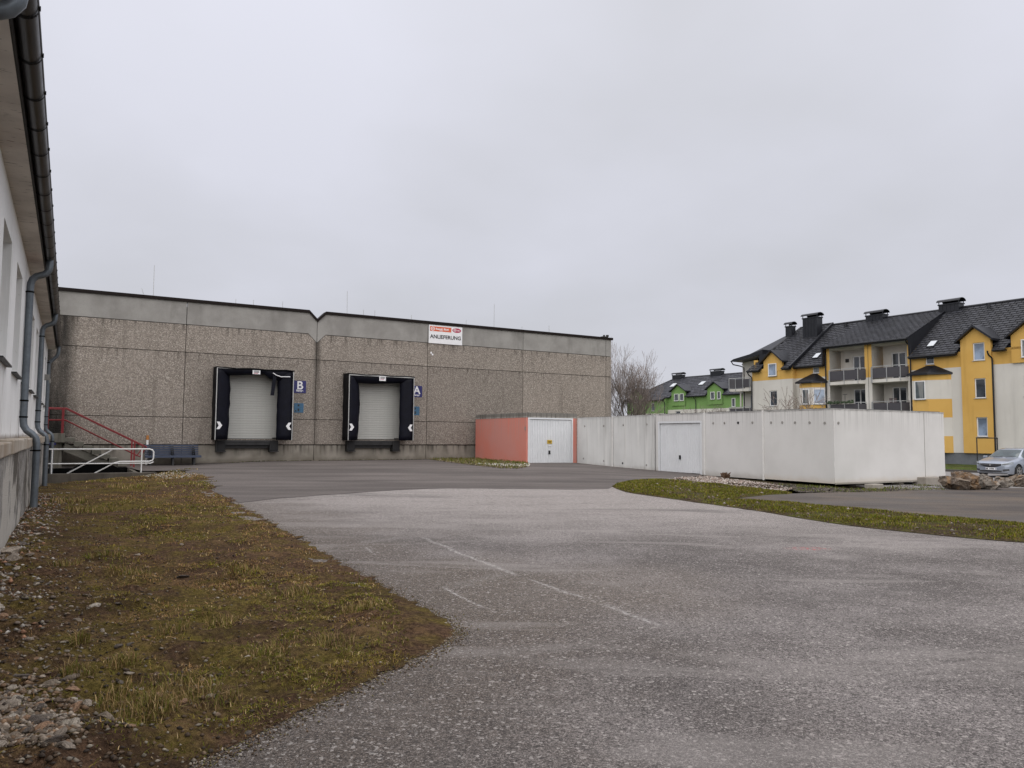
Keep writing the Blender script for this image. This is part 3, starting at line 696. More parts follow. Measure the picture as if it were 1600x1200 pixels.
    # grass island and strip on the right
    front = smooth_poly([G(*p) for p in [(956, 760.5), (966, 765), (985, 770.5), (1030, 777), (1100, 787), (1180, 798), (1250, 810), (1330, 822), (1420, 832), (1510, 841), (1610, 849), (1900, 868)]], 3)
    backs = smooth_poly([G(*p) for p in [(1900, 838), (1610, 821), (1500, 811), (1400, 802), (1300, 792.5), (1215, 784.5), (1150, 781.5), (1168, 777), (1205, 774), (1240, 771.5), (1190, 765), (1130, 759), (1075, 753), (1030, 750.5), (990, 751.5), (964, 755.5)]], 3)
    isl = dense(front, .25, .03, 4, closed=False)+dense(backs, .25, .02, 5, closed=False)
    IA = np.array(isl)
    def isl_z(x, y): d = polydist(IA, x, y); return hz(x, y)+.008+np.clip(d/.3, 0, 1)*(.035+(fbm(x, y, 1.5, 120)-.4)*.05)
    sheet('grass_strip', isl, MAT['islandsoil'], isl_z, grid=.22)
    X, Y = scatter(isl, 60000, 15, lambda x, y: np.clip((fbm(x, y, 1.1, 130)-.33)/.2, .12, 1)*np.clip(polydist(IA, x, y)/.2, .1, 1)*np.where(x > 16, .35, 1))
    tag(blades('strip_grass', X, Y, isl_z, MAT['grass'], .012, .03, .0028, [(.115, .130, .014), (.165, .145, .016), (.085, .098, .016), (.19, .14, .07), (.095, .065, .03)], [5, 4, 3, 2.2, 2.2], 16, .9, .25), 'bright mossy grass growing on the strip beside the parking pad', 'grass', kind='stuff')
    X, Y = scatter(isl, 260, 17); tag(pebble_mass('fallen_leaves', X, Y, isl_z, .035, [(.13, .10, .085), (.20, .17, .15), (.09, .06, .04)], 18), 'curled brown leaves caught in the grass strip', 'leaves', kind='stuff')
    pad = [G(*p) for p in [(1150, 781.8), (1215, 785), (1300, 793), (1400, 802.5), (1500, 811.5), (1610, 821.5), (1900, 840), (1900, 757), (1620, 763), (1500, 765.5), (1420, 767), (1350, 769.5), (1290, 770.5), (1240, 771.8), (1195, 774.5), (1165, 778)]]
    sheet('parking_pad', dense(pad, .4, .012, 6), MAT['asph3'], z0(.012), grid=.6)
    # gravel in front of the white garages, loose stones by the orange garage and at the bench
    gz_ = lambda d: (lambda x, y: hz(x, y)+d)
    bed = [G(*p) for p in [(1042, 749.5), (1075, 745.5), (1105, 744), (1150, 750), (1200, 756), (1240, 764), (1225, 768.5), (1160, 763.5), (1100, 757.5), (1060, 752.5)]]
    X, Y = scatter(bed, 3600, 19, lambda x, y: np.clip((fbm(x, y, .9, 140)-.3)/.2, .2, 1)); tag(pebble_mass('gravel_bed', X, Y, gz_(.012), .024, [(.34, .30, .27), (.22, .17, .14), (.46, .42, .38), (.12, .09, .07), (.28, .21, .17)], 20), 'pale gravel lying in front of the white garage door', 'gravel', kind='stuff')
    bed = [G(*p) for p in [(1200, 754), (1300, 761), (1345, 764), (1440, 757), (1480, 757), (1480, 766), (1400, 767), (1300, 770), (1250, 769)]]
    X, Y = scatter(bed, 5200, 22); tag(pebble_mass('chippings', X, Y, gz_(-.012), .022, [(.05, .042, .035), (.085, .07, .055), (.14, .12, .10), (.035, .03, .025)], 23), 'dark stone chippings spread under the end garage', 'gravel', kind='stuff')
    X, Y = scatter(bed, 1500, 24, lambda x, y: np.clip((fbm(x, y, 1.2, 150)-.5)/.1, .02, 1)); tag(blades('garage_weeds', X, Y, gz_(-.02), MAT['grass'], .02, .05, .003, [(.085, .11, .02), (.12, .12, .03), (.15, .11, .06)], [3, 2, 1], 25), 'weedy grass growing at the foot of the end garage', 'grass', kind='stuff')
    bed = [G(*p) for p in [(672, 718.5), (700, 716), (735, 716), (775, 719), (815, 722.5), (828, 725), (826, 730), (808, 733), (780, 732), (740, 727.5), (700, 722.5)]]
    X, Y = scatter(bed, 4200, 26); side = polydist([G(826, 727), G(800, 728.5), G(770, 726)], X, Y, False) < .75
    tag(pebble_mass('white_pebbles', X[side], Y[side], gz_(.02), .04, [(.60, .57, .52), (.45, .41, .36), (.66, .64, .60), (.30, .26, .21)], 27), 'white pebbles heaped at the corner of the orange garage', 'pebbles', kind='stuff')
    k = ~side; tag(pebble_mass('leaf_litter', X[k], Y[k], gz_(.015), .035, [(.16, .12, .07), (.10, .095, .04), (.24, .20, .14), (.08, .06, .04)], 28), 'brown leaf litter along the wall beside the orange garage', 'leaves', kind='stuff')
    X, Y = scatter(bed, 2600, 29); tag(blades('corner_weeds', X, Y, gz_(.01), MAT['grass'], .03, .08, .003, [(.09, .10, .02), (.17, .13, .06), (.11, .12, .02)], [3, 2, 2], 30), 'low weeds along the side of the orange garage', 'grass', kind='stuff')
    bed = [G(*p) for p in [(215, 737), (240, 734), (290, 736), (318, 741), (300, 748), (255, 751), (228, 746)]]
    X, Y = scatter(bed, 700, 32); tag(pebble_mass('verge_gravel', X, Y, verge_z, .026, [(.30, .27, .23), (.20, .17, .13), (.40, .37, .32)], 33), 'light gravel in the grass in front of the blue bench', 'gravel', kind='stuff')
    # rubble line where the asphalt meets the plinth
    n = 900; s = r.uniform(.6, 12.2, n); q = [wf(a, -abs(b)-.02) for a, b in zip(s, r.normal(0, .07, n))]; q = np.array(q)
    tag(pebble_mass('wall_foot_debris', q[:, 0], q[:, 1], gz_(.008), .03, [(.05, .04, .03), (.10, .08, .055), (.22, .19, .15), (.07, .075, .03)], 34), 'dirt and crumbled mortar along the foot of the warehouse wall', 'debris', kind='stuff')
    # road and lawn by the yellow houses
    yf = frame(YO, TY)
    sheet('access_road', dense([yf(-34, -30), yf(-34, 3.5), fr(8.6, 1.0), fr(8.6, 16), yf(-12.0, 27), yf(-12.0, -30)], 2.), plain('pale_worn_road', (.20, .19, .185), .9, 0, .15, 1.2), z0(.0), grid=2.)
    lw = [yf(-11.75, -30), yf(-11.75, 27), yf(.3, 27), yf(.3, -30)]
    sheet('lawn', dense(lw, 2.), MAT['lawnsoil'], lambda x, y: hz(x, y)+.07, grid=2.)
    mb = MB(); f = yf
    a = MB().box(-12.0, -11.75, -30, 27, -.6, -.25); o = a.build('kerb', MAT['kerb']); o.location = (*YO, 0); o.rotation_euler = (0, 0, TY); tag(o, kind='structure')

# ------------------------------------------------------------------ facade helpers
def facade(mb, x, y0, y1, z0, z1, ops=(), depth=.14, mi=0):
    ops = [(max(a, y0), min(b, y1), max(c, z0), min(d, z1)) for a, b, c, d in ops if a < y1 and b > y0 and c < z1 and d > z0]
    ys = sorted({y0, y1, *[q for o in ops for q in o[:2]]}); zs = sorted({z0, z1, *[q for o in ops for q in o[2:]]})
    for i in range(len(ys)-1):
        for j in range(len(zs)-1):
            a, b, c, d = ys[i], ys[i+1], zs[j], zs[j+1]
            if any(o[0] <= a+1e-6 and o[1] >= b-1e-6 and o[2] <= c+1e-6 and o[3] >= d-1e-6 for o in ops): continue
            mb.quad((x, b, c), (x, a, c), (x, a, d), (x, b, d), mi)
    for a, b, c, d in ops:
        X = x+depth
        for p, q in (((a, c), (b, c)), ((b, c), (b, d)), ((b, d), (a, d)), ((a, d), (a, c))):
            if p[1] == q[1] and p[1] in (z0, z1) and not (p[1] == c and c > z0) and not (p[1] == d and d < z1): continue
            mb.quad((x, *p), (x, *q), (X, *q), (X, *p), mi)
    return mb
_wc = {}
def window(parent, x, y0, y1, z0, z1, depth=.14, glass='glass', mull=0, sill=True, fw=.07, name='window', tilt=0.):
    w, h = round(y1-y0, 3), round(z1-z0, 3); key = (w, h, depth, mull, fw)
    if key not in _wc:
        m = MB(); X = depth; t = .06
        m.box(X-t, X+.02, 0, fw, 0, h); m.box(X-t, X+.02, w-fw, w, 0, h); m.box(X-t, X+.02, fw, w-fw, 0, fw); m.box(X-t, X+.02, fw, w-fw, h-fw, h)
        for k in range(mull):
            c = w*(k+1)/(mull+1); m.box(X-t, X+.02, c-fw*.6, c+fw*.6, fw, h-fw)
        g = MB().box(X-.02, X+.01, fw*.9, w-fw*.9, fw*.9, h-fw*.9)
        s = MB().box(-.06, X-t, -.05, w+.05, -.035, 0)
        _wc[key] = (m.mesh('window_frame', MAT['frame']), {}, s.mesh('sill', MAT['alu']), g)
    fm, gm, sm, g = _wc[key]
    if glass not in gm: gm[glass] = g.mesh('pane', MAT[glass])
    o = link(name, fm, parent, (x, y0, z0)); link('pane', gm[glass], o)
    if sill: link('sill', sm, o)
    return o
def text(parent, s, size, loc, mat, name='lettering', rz=0., ext=.004, bold=0., mirror=False):
    cu = bpy.data.curves.new(name, 'FONT'); cu.body = s; cu.size = size; cu.align_x = 'CENTER'; cu.align_y = 'CENTER'; cu.extrude = ext; cu.offset = bold
    t = bpy.data.objects.new(name+'_curve', cu); C.objects.link(t)
    me = bpy.data.meshes.new_from_object(t.evaluated_get(bpy.context.evaluated_depsgraph_get())); bpy.data.objects.remove(t)
    me.materials.clear(); me.materials.append(mat)
    o = link(name, me, parent, loc, (PI/2, 0, rz)); return o

# ------------------------------------------------------------------ warehouse
def build_warehouse():
    t = thing('warehouse', 'long grey washed concrete warehouse with two truck docks', 'warehouse', (*WO, 0), TH)
    Z4, Z3, Z2, Z1, ZT = .99, 2.22, 5.18, 6.45, 7.52
    g = .012
    core = MB().box(-5.5, 24.43, .12, 30, -.4, 7.2); core.build('core_wall', MAT['joint'], t)
    cols = [(-5.5, 0), (0, 6), (6, 12), (12, 18), (18, 24), (24, 24.43)]
    def panel(poly, mat, name, y=0.): MB().prism(poly, 'y', y, .14).build(name, MAT[mat], t, bevel=.012)
    for i, (a, b) in enumerate(cols):
        a += g; b -= g
        panel([(a, -.4), (b, -.4), (b, Z4-.03), (a, Z4-.03)], 'plinth', 'plinth_panel', .05)
        for z0, z1 in ((Z4, Z3), (Z3, Z2)):
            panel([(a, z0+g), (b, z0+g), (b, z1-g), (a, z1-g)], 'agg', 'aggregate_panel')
        nl = abs(a-6) < .1; nr = abs(b-6) < .1; c, d = .42, .42
        top = lambda z, k: ([(b, z-d), (b-c, z)] if nr else [(b, z)])+([(a+c, z), (a, z-d)] if nl else [(a, z)])
        bot = lambda z: ([(a, z-d), (a+c, z)] if nl else [(a, z)])+([(b-c, z), (b, z-d)] if nr else [(b, z)])
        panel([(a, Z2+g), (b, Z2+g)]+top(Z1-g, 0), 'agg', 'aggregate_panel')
        panel(bot(Z1+g)+top(ZT, 0), 'band', 'parapet_panel')
    # coping follows the notch
    path = [(-5.6, ZT), (5.58, ZT), (6, ZT-.42), (6.42, ZT), (24.52, ZT)]
    m = MB()
    for (a, za), (b, zb) in zip(path, path[1:]):
        m.prism([(a, za-.03), (b, zb-.03), (b, zb+.11), (a, za+.11)], 'y', -.075, .45)
    m.build('coping', MAT['coping'], t)
    r = MB().box(-5.5, 24.4, .3, 30, 7.2, 7.3); r.build('roof', MAT['groof'], t)
    for s, h, y in [(-1.35, 1.55, .8), (7.77, 1.32, .8), (16.5, 1.5, .8), (3.05, .36, .6), (4.42, .42, .6), (2.2, .30, .5), (8.6, .40, .6), (9.2, .42, .6), (11.3, .36, .6), (14.6, .36, .6), (18.3, .3, .6), (20.2, .5, .6)]:
        MB().tube([(s, y, 7.3), (s+R_.uniform(-.03, .03), y, ZT+.1+h)], .012, 5).build('lightning_rod', MAT['alu'], t)
    MB().tube([(-1.62, .6, 7.3), (-1.85, .6, 8.02)], .010, 5).build('lightning_rod', MAT['alu'], t)
    m = MB().box(23.72, 24.1, -.1, .25, ZT+.10, ZT+.16); m.box(23.86, 23.94, 0, .1, ZT+.16, ZT+.26); m.box(24.02, 24.14, -.12, .02, ZT+.14, ZT+.26); m.build('roof_floodlight', MAT['joint'], t)
    # paint dab on the wall
    m = MB(); m.box(12.16, 12.24, -.004, .02, 5.88, 5.98); m.box(12.24, 12.33, -.004, .02, 5.80, 5.88); m.build('paint_patch', MAT['signwhite'], t)
    return t

def build_dock(s0, w, torn, label):
    c, s = math.cos(TH), math.sin(TH)
    t = thing('loading_dock', label, 'loading dock', (WO[0]+c*s0, WO[1]+s*s0, 0), TH, 'truck docks on the warehouse wall')
    D = -.9; zb, zt = 1.22, 4.52; r = random.Random(3 if torn else 4)
    def fold(x, name, out):                       # side walls of soft fabric with creases
        m = MB(); n = 9; k = 12; V = []
        for i in range(n+1):
            y = -.005+D*i/n
            for j in range(k+1):
                z = zb+(zt-zb)*j/k; V.append((x+out*(.022*math.sin(i*2.6+.3*j)+.012*math.sin(j*1.7+i)), y, z))
        m.add(V, [(i*(k+1)+j, i*(k+1)+j+1, (i+1)*(k+1)+j+1, (i+1)*(k+1)+j) for i in range(n) for j in range(k)])
        o = m.build(name, MAT['fabric'], t, smooth=True); sm = o.modifiers.new('thick', 'SOLIDIFY'); sm.thickness = .02
    fold(0, 'side_wall', 1); fold(w, 'side_wall', -1)
    m = MB(); n = 8; V = []                       # sloping soft roof
    for i in range(n+1):
        for j in range(2):
            V.append((-.03+(w+.06)*i/n, .0 if j == 0 else D-.03, zt+(.05 if j == 0 else .0)+.02*math.sin(i*1.9+j)))
    m.add(V, [(i*2, i*2+1, i*2+3, i*2+2) for i in range(n)]); o = m.build('canopy', MAT['fabric'], t, smooth=True); q = o.modifiers.new('thick', 'SOLIDIFY'); q.thickness = .05
    m = MB().box(-.012, .028, D-.012, D+.03, zb, zt); m.build('edge_profile', MAT['alu'], t)
    m = MB().box(w-.028, w+.012, D-.012, D+.03, zb, zt); m.build('edge_profile', MAT['alu'], t)
    if torn:
        m = MB().box(.03, w*.28, D-.015, D+.02, zt-.06, zt-.01); m.build('edge_profile', MAT['alu'], t)
        m = MB().tube([(w*.72, D-.02, zt-.17), (w*.76, D-.02, zt-.26), (w*.83, D-.02, zt-.33), (w*.95, D-.02, zt-.31)], .022, 6); m.build('bent_profile', MAT['signwhite'], t)
        m = MB().quad((w*.725, D+.06, zt-.25), (w*.775, D+.06, zt-.25), (w*.745, D+.04, zt-1.22), (w*.695, D+.04, zt-1.22)); o = m.build('torn_strip', MAT['flap'], t); q = o.modifiers.new('thick', 'SOLIDIFY'); q.thickness = .015
    else:
        m = MB().prism([(.03, zt-.09), (w-.03, zt-.09), (w-.03, zt-.03), (.03, zt-.0)], 'y', D-.015, D+.02); m.build('edge_profile', MAT['alu'], t)
    # side curtains: wide at the top, bowed at the inner edge
    for sd in (0, 1):
        m = MB(); V = []; k = 14
        for j in range(k+1):
            z = zb+(zt-.05-zb)*j/k; u = j/k
            wd = (.56+(.05*math.sin(u*3.0)-.10*(u > .8)*(u-.8)*5+.02*r.uniform(-1, 1)) if sd == 0 else .66+.012*r.uniform(-1, 1))
            for i in range(5):
                f = i/4; x = .03+wd*f; y = D+.02+.22*f*f+.02*math.sin(j*1.1+i*2)
                V.append((x if sd == 0 else w-x, y, z))
        m.add(V, [(j*5+i, j*5+i+1, (j+1)*5+i+1, (j+1)*5+i) for j in range(k) for i in range(4)])
        o = m.build('curtain', MAT['flap'], t, smooth=True); q = o.modifiers.new('thick', 'SOLIDIFY'); q.thickness = .012
    m = MB(); V = []; n = 16                       # top curtain, sagging
    for i in range(n+1):
        f = i/n; x = .06+(w-.12)*f; drop = (.30+.05*math.sin(f*5+1)+(.10*math.sin(f*PI))) if not torn else (.26+.16*(abs(f-.8) < .12)-.05*(f > .55)*(f < .7)+.04*math.sin(f*9))
        V += [(x, D+.03, zt-.05), (x, D+.10, zt-.05-drop*.5), (x, D+.2, zt-.05-drop)]
    m.add(V, [(i*3+j, i*3+j+1, (i+1)*3+j+1, (i+1)*3+j) for i in range(n) for j in range(2)])
    o = m.build('top_curtain', MAT['flap'], t, smooth=True); q = o.modifiers.new('thick', 'SOLIDIFY'); q.thickness = .012
    # white chevrons near the foot of the curtains
    for sd in (0, 1):
        pts = [(0, 0), (.13, 0), (.25, .17), (.13, .34), (0, .34), (.10, .17)]
        ox = .05 if sd == 0 else w-.05; m = MB()
        pl = [(ox+(p[0] if sd == 0 else -p[0]), 1.70+p[1]) for p in pts]
        m.prism(pl, 'y', D-.006, D+.004); m.build('chevron_mark', MAT['signwhite'], t)
    # door of horizontal sections, guides and threshold
    x0, x1 = .70, w-.42
    for a, b in ((x0-.10, x0-.003), (x1+.003, x1+.10)): MB().box(a, b, -.09, -.004, 1.25, 4.3).build('door_guide', MAT['slat' if not torn else 'steel'], t)
    door = MB().box(x0, x1, -.02, -.004, 1.26, 4.3).build('sectional_door', MAT['steel'], t)
    n = 26; hh = (4.3-1.27)/n
    sm = MB().prism([(-.022, .001), (-.034, .014), (-.034, hh-.014), (-.022, hh-.001)], 'x', x0, x1).mesh('slat', MAT['slat'])
    for k in range(n): link('slat', sm, door, (0, 0, 1.27+k*hh))
    m = MB().box(x1-.3, x1-.05, -.06, -.046, 1.28, 1.33); m.build('door_handle', MAT['joint'], door)
    # dock leveller and rubber buffers
    m = MB().box(.34, w-.55, -.32, .06, 1.10, 1.20).box(.5, w-.75, -.12, .06, .82, 1.10).box(.45, w-.7, -.30, -.26, .98, 1.10); m.build('dock_leveller', MAT['steel'], t)
    for a in (.20, w-.86):
        b = MB().box(a, a+.36, -.34, .04, .70, 1.20).build('rubber_buffer', MAT['rubber'], t, bevel=.02)
        m = MB().box(a-.03, a-.002, -.36, .04, .66, 1.2).box(a-.03, a+.39, -.38, -.02, .655, .69); m.build('buffer_bracket', MAT['steel'], b)
    # number plate above the opening
    p = MB().box(w/2-.17, w/2+.17, D-.02, D+.02, zt-(.30 if not torn else .26), zt-(.06 if not torn else .08)).build('notice_plate', MAT['signwhite'], t)
    for k in range(3): MB().box(w/2-.12, w/2+.12-.05*(k == 2), D-.026, D-.021, zt-.13-.05*k, zt-.105-.05*k).build('print_line', MAT['redprint' if k == 2 else 'ink'], p)
    return t
def wall_obj(name, label, cat, s, z, group=None):
    c, sn = math.cos(TH), math.sin(TH)
    return thing(name, label, cat, (WO[0]+c*s, WO[1]+sn*s, z), TH, group)
def build_signs():
    for ch, s in (('B', 4.905), ('A', 11.09)):
        t = wall_obj('dock_sign', f'navy square sign with white letter {ch} beside the truck dock', 'sign', s, 3.51, 'dock letter signs')
        MB().box(0, .61, -.02, -.003, 0, .60).build('board', MAT['navy'], t)
        text(t, ch, .56, (.31, -.022, .35), MAT['signwhite'], bold=.011); text(t, 'Rampe', .125, (.31, -.022, .11), MAT['signwhite'], bold=.004)
        t = wall_obj('info_plate', f'small faded blue plate below the letter {ch} sign', 'sign', s+(.06 if ch == 'B' else .02), 2.55, 'faded blue plates by the docks')
        MB().box(0, .46, -.015, -.003, 0, .46).build('board', MAT['teal'], t, bevel=.005)
        m = MB().box(.17, .25, -.019, -.0155, .30, .40).box(.17, .25, -.019, -.0155, .06, .20).box(.05, .11, -.019, -.0155, .05, .12); m.build('symbol', MAT['ink'], t)
    t = wall_obj('delivery_sign', 'white delivery sign with orange banner high on the warehouse parapet', 'sign', 12.035, 6.45)
    MB().box(0, 2.0, -.04, -.003, 0, .985).build('board', MAT['signwhite'], t)
    b = MB().box(.06, 1.33, -.045, -.041, .66, .92).build('banner', MAT['orangeprint'], t)
    m = MB(); V = []; n = 20
    for i in range(n):
        a = 2*PI*i/n; V += [(.22+.12*math.cos(a), -.048, .79+.10*math.sin(a)), (.22+.085*math.cos(a), -.048, .79+.065*math.sin(a))]
    m.add(V, [(2*i, 2*i+1, (2*i+3) % (2*n), (2*i+2) % (2*n)) for i in range(n)]); m.box(.16, .28, -.049, -.046, .775, .80); m.build('round_emblem', MAT['signwhite'], b)
    r = random.Random(2); x = .40
    for wrd in (7, 5):                              # two short words, too small to read in the photograph
        for k in range(wrd):
            hgt = .105 if k == 0 else r.choice((.07, .07, .095)); MB().box(x, x+.042, -.049, -.046, .745, .745+hgt).build('banner_letter', MAT['signwhite'], b); x += .058
        x += .07
    MB().box(.62, .84, -.049, -.046, .69, .715).build('banner_letter', MAT['signwhite'], b)
    m = MB(); n = 28; m.add([(1.66+.27*math.cos(2*PI*i/n), -.046, .79+.125*math.sin(2*PI*i/n)) for i in range(n)], [tuple(range(n))]); e = m.build('oval_emblem', MAT['redprint'], t)
    m = MB(); m.add([(1.545+.11*math.cos(2*PI*i/n), -.049, .80+.085*math.sin(2*PI*i/n)) for i in range(n)], [tuple(range(n))]); m.build('emblem_swirl', plain('pink_print', (.55, .33, .36), .5), e)
    MB().box(1.69, 1.84, -.050, -.0465, .765, .80).build('emblem_lettering', MAT['signwhite'], e)
    text(t, 'ANLIEFERUNG', .285, (1.0, -.042, .36), MAT['ink'], bold=.007)

# ------------------------------------------------------------------ old white building on the left
def build_old_house():
    t = thing('old_white_building', 'old white plastered building with dark gutter and grey downpipes on the left', 'building', (0, 0, 0), TH+PI)
    s0, s1 = -6, 33.2; X = .78; zt = 4.66
    wins = []; s = 10.95-2.78*5
    while s < 31: wins.append((-(s+1.5), -s)); s += 2.78
    ops = [(a, b, 2.42, 4.13) for a, b in wins]
    m = MB(); facade(m, X, -s1, -s0, 1.36, zt, ops, .22)
    m.quad((X, -s1, -.5), (9, -s1, -.5), (9, -s1, zt), (X, -s1, zt))
    m.build('wall', MAT['plaster'], t)
    for a, b in wins:
        w = window(t, X, a, b, 2.42, 4.13, .22, 'glass', 1, False, .08)
        MB().box(X-.07, X+.16, a-.08, b+.08, 2.395, 2.418).build('window_sill', MAT['steel'], t)
    MB().box(.585, 1.2, -s1-.02, -s0, -.6, 1.24).build('plinth', MAT['oldplinth'], t)
    r = random.Random(5); m = MB(); y = -s1                # crumbling ledge in uneven lengths
    while y < -s0:
        L = r.uniform(.7, 1.7); m2 = MB().box(.535+r.uniform(-.012, .02), 1.0, y, min(y+L-.006, -s0), 1.235, 1.405+r.uniform(-.02, .015)); m2.build('ledge_stone', MAT['ledge'], t, bevel=.015); y += L
    MB().box(.525, X+.2, -s1-.1, -s0, zt-.01, zt+.16).build('soffit', MAT['soffit'], t)
    MB().box(.505, .53, -s1-.1, -s0, zt+.0, zt+.22).build('fascia_board', MAT['joint'], t)
    m = MB().prism([(.50, zt+.20), (9, zt+3.6), (9, zt+3.5), (.60, zt+.14)], 'y', -s1-.15, -s0); m.build('roof', MAT['rooftrim'], t)
    # half round gutter with front bead
    cx, cz, rad = .425, zt+.13, .088; m = MB(); n = 10; V = []
    for y in (-s1-.15, -s0):
        for i in range(n+1):
            a = PI+PI*i/n; V.append((cx+rad*math.cos(a), y, cz+rad*math.sin(a)*1.05))
        for i in range(n, -1, -1):
            a = PI+PI*i/n; V.append((cx+(rad-.006)*math.cos(a), y, cz+(rad-.006)*math.sin(a)*1.05))
    k = 2*n+2; m.add(V, [(i, (i+1) % k, (i+1) % k+k, i+k) for i in range(k)]+[tuple(range(k))])
    m.tube([(cx-rad, -s1-.15, cz+.008), (cx-rad, -s0, cz+.008)], .011, 6)
    gt = m.build('gutter', MAT['gutter'], t, auto=True)
    bm_ = MB(); V = []
    for y in (-.02, .02):
        for i in range(n+1):
            a = PI+PI*i/n; V.append((cx+(rad+.010)*math.cos(a), y, cz+(rad+.006)*math.sin(a)*1.05))
    bm_.add(V, [(i, i+1, i+n+2, i+n+1) for i in range(n)]); bm_.box(cx-rad-.018, cx-rad-.004, -.016, .016, cz-.010, cz+.018)
    me = bm_.mesh('gutter_bracket', MAT['gutterband']); s = 6.73-.845*10
    while s < 33.2: link('gutter_bracket', me, gt, (0, -s, 0)); s += .845
    # downpipes: swan neck from the gutter to the wall, second bend round the ledge
    for s in (6.15, 16.35, 23.8, 32.7):
        y = -s; p = []; far = s > 30
        p += [(cx, y, cz-.05), (cx, y, cz-.20)] + ([] if far else [])
        nk = [(cx+.01, y, cz-.27), (cx+.06, y, cz-.34), (cx+.12, y, cz-.37), (.62, y, cz-.40), (.68, y, cz-.46), (.705, y, cz-.54), (.71, y, cz-.62)]
        if far: nk = [(cx+.01, y, cz-.35), (cx+.05, y, cz-.46), (cx+.12, y, cz-.53), (.60, y, cz-.60), (.68, y, cz-.68), (.71, y, cz-.8)]
        p += nk+[(.71, y, 1.72), (.70, y, 1.62), (.65, y, 1.53), (.56, y, 1.46), (.505, y, 1.39), (.485, y, 1.30), (.482, y, 1.2), (.482, y, float(verge_z(np.array([LB(.48, y)[0]]), np.array([LB(.48, y)[1]]))[0])-.1)]
        pr = [.062]*len(p); dp = MB().tube(p, pr, 14).build('downpipe', MAT['zinc'], t, auto=True)
        for z, xx in ((cz-.72, .71), (2.06, .71), (1.76, .71), (1.15, .482)):
            MB().tube([(xx, y, z), (xx, y, z+.03)], .069, 14).box(xx+.03, X+.02 if xx > .6 else .6, y-.012, y+.012, z+.004, z+.026).build('pipe_clamp', MAT['gutterband'], dp)
    # lamp and small fittings at the far end
    m = MB().box(.64, .80, -31.4, -31.2, 3.35, 3.55).box(.60, .66, -31.35, -31.25, 3.25, 3.4); m.build('wall_lamp', MAT['cast'], t)
    for z in (2.75, 2.2): MB().box(.73, .80, -30.6, -30.5, z, z+.3).build('junction_box', MAT['white'], t)

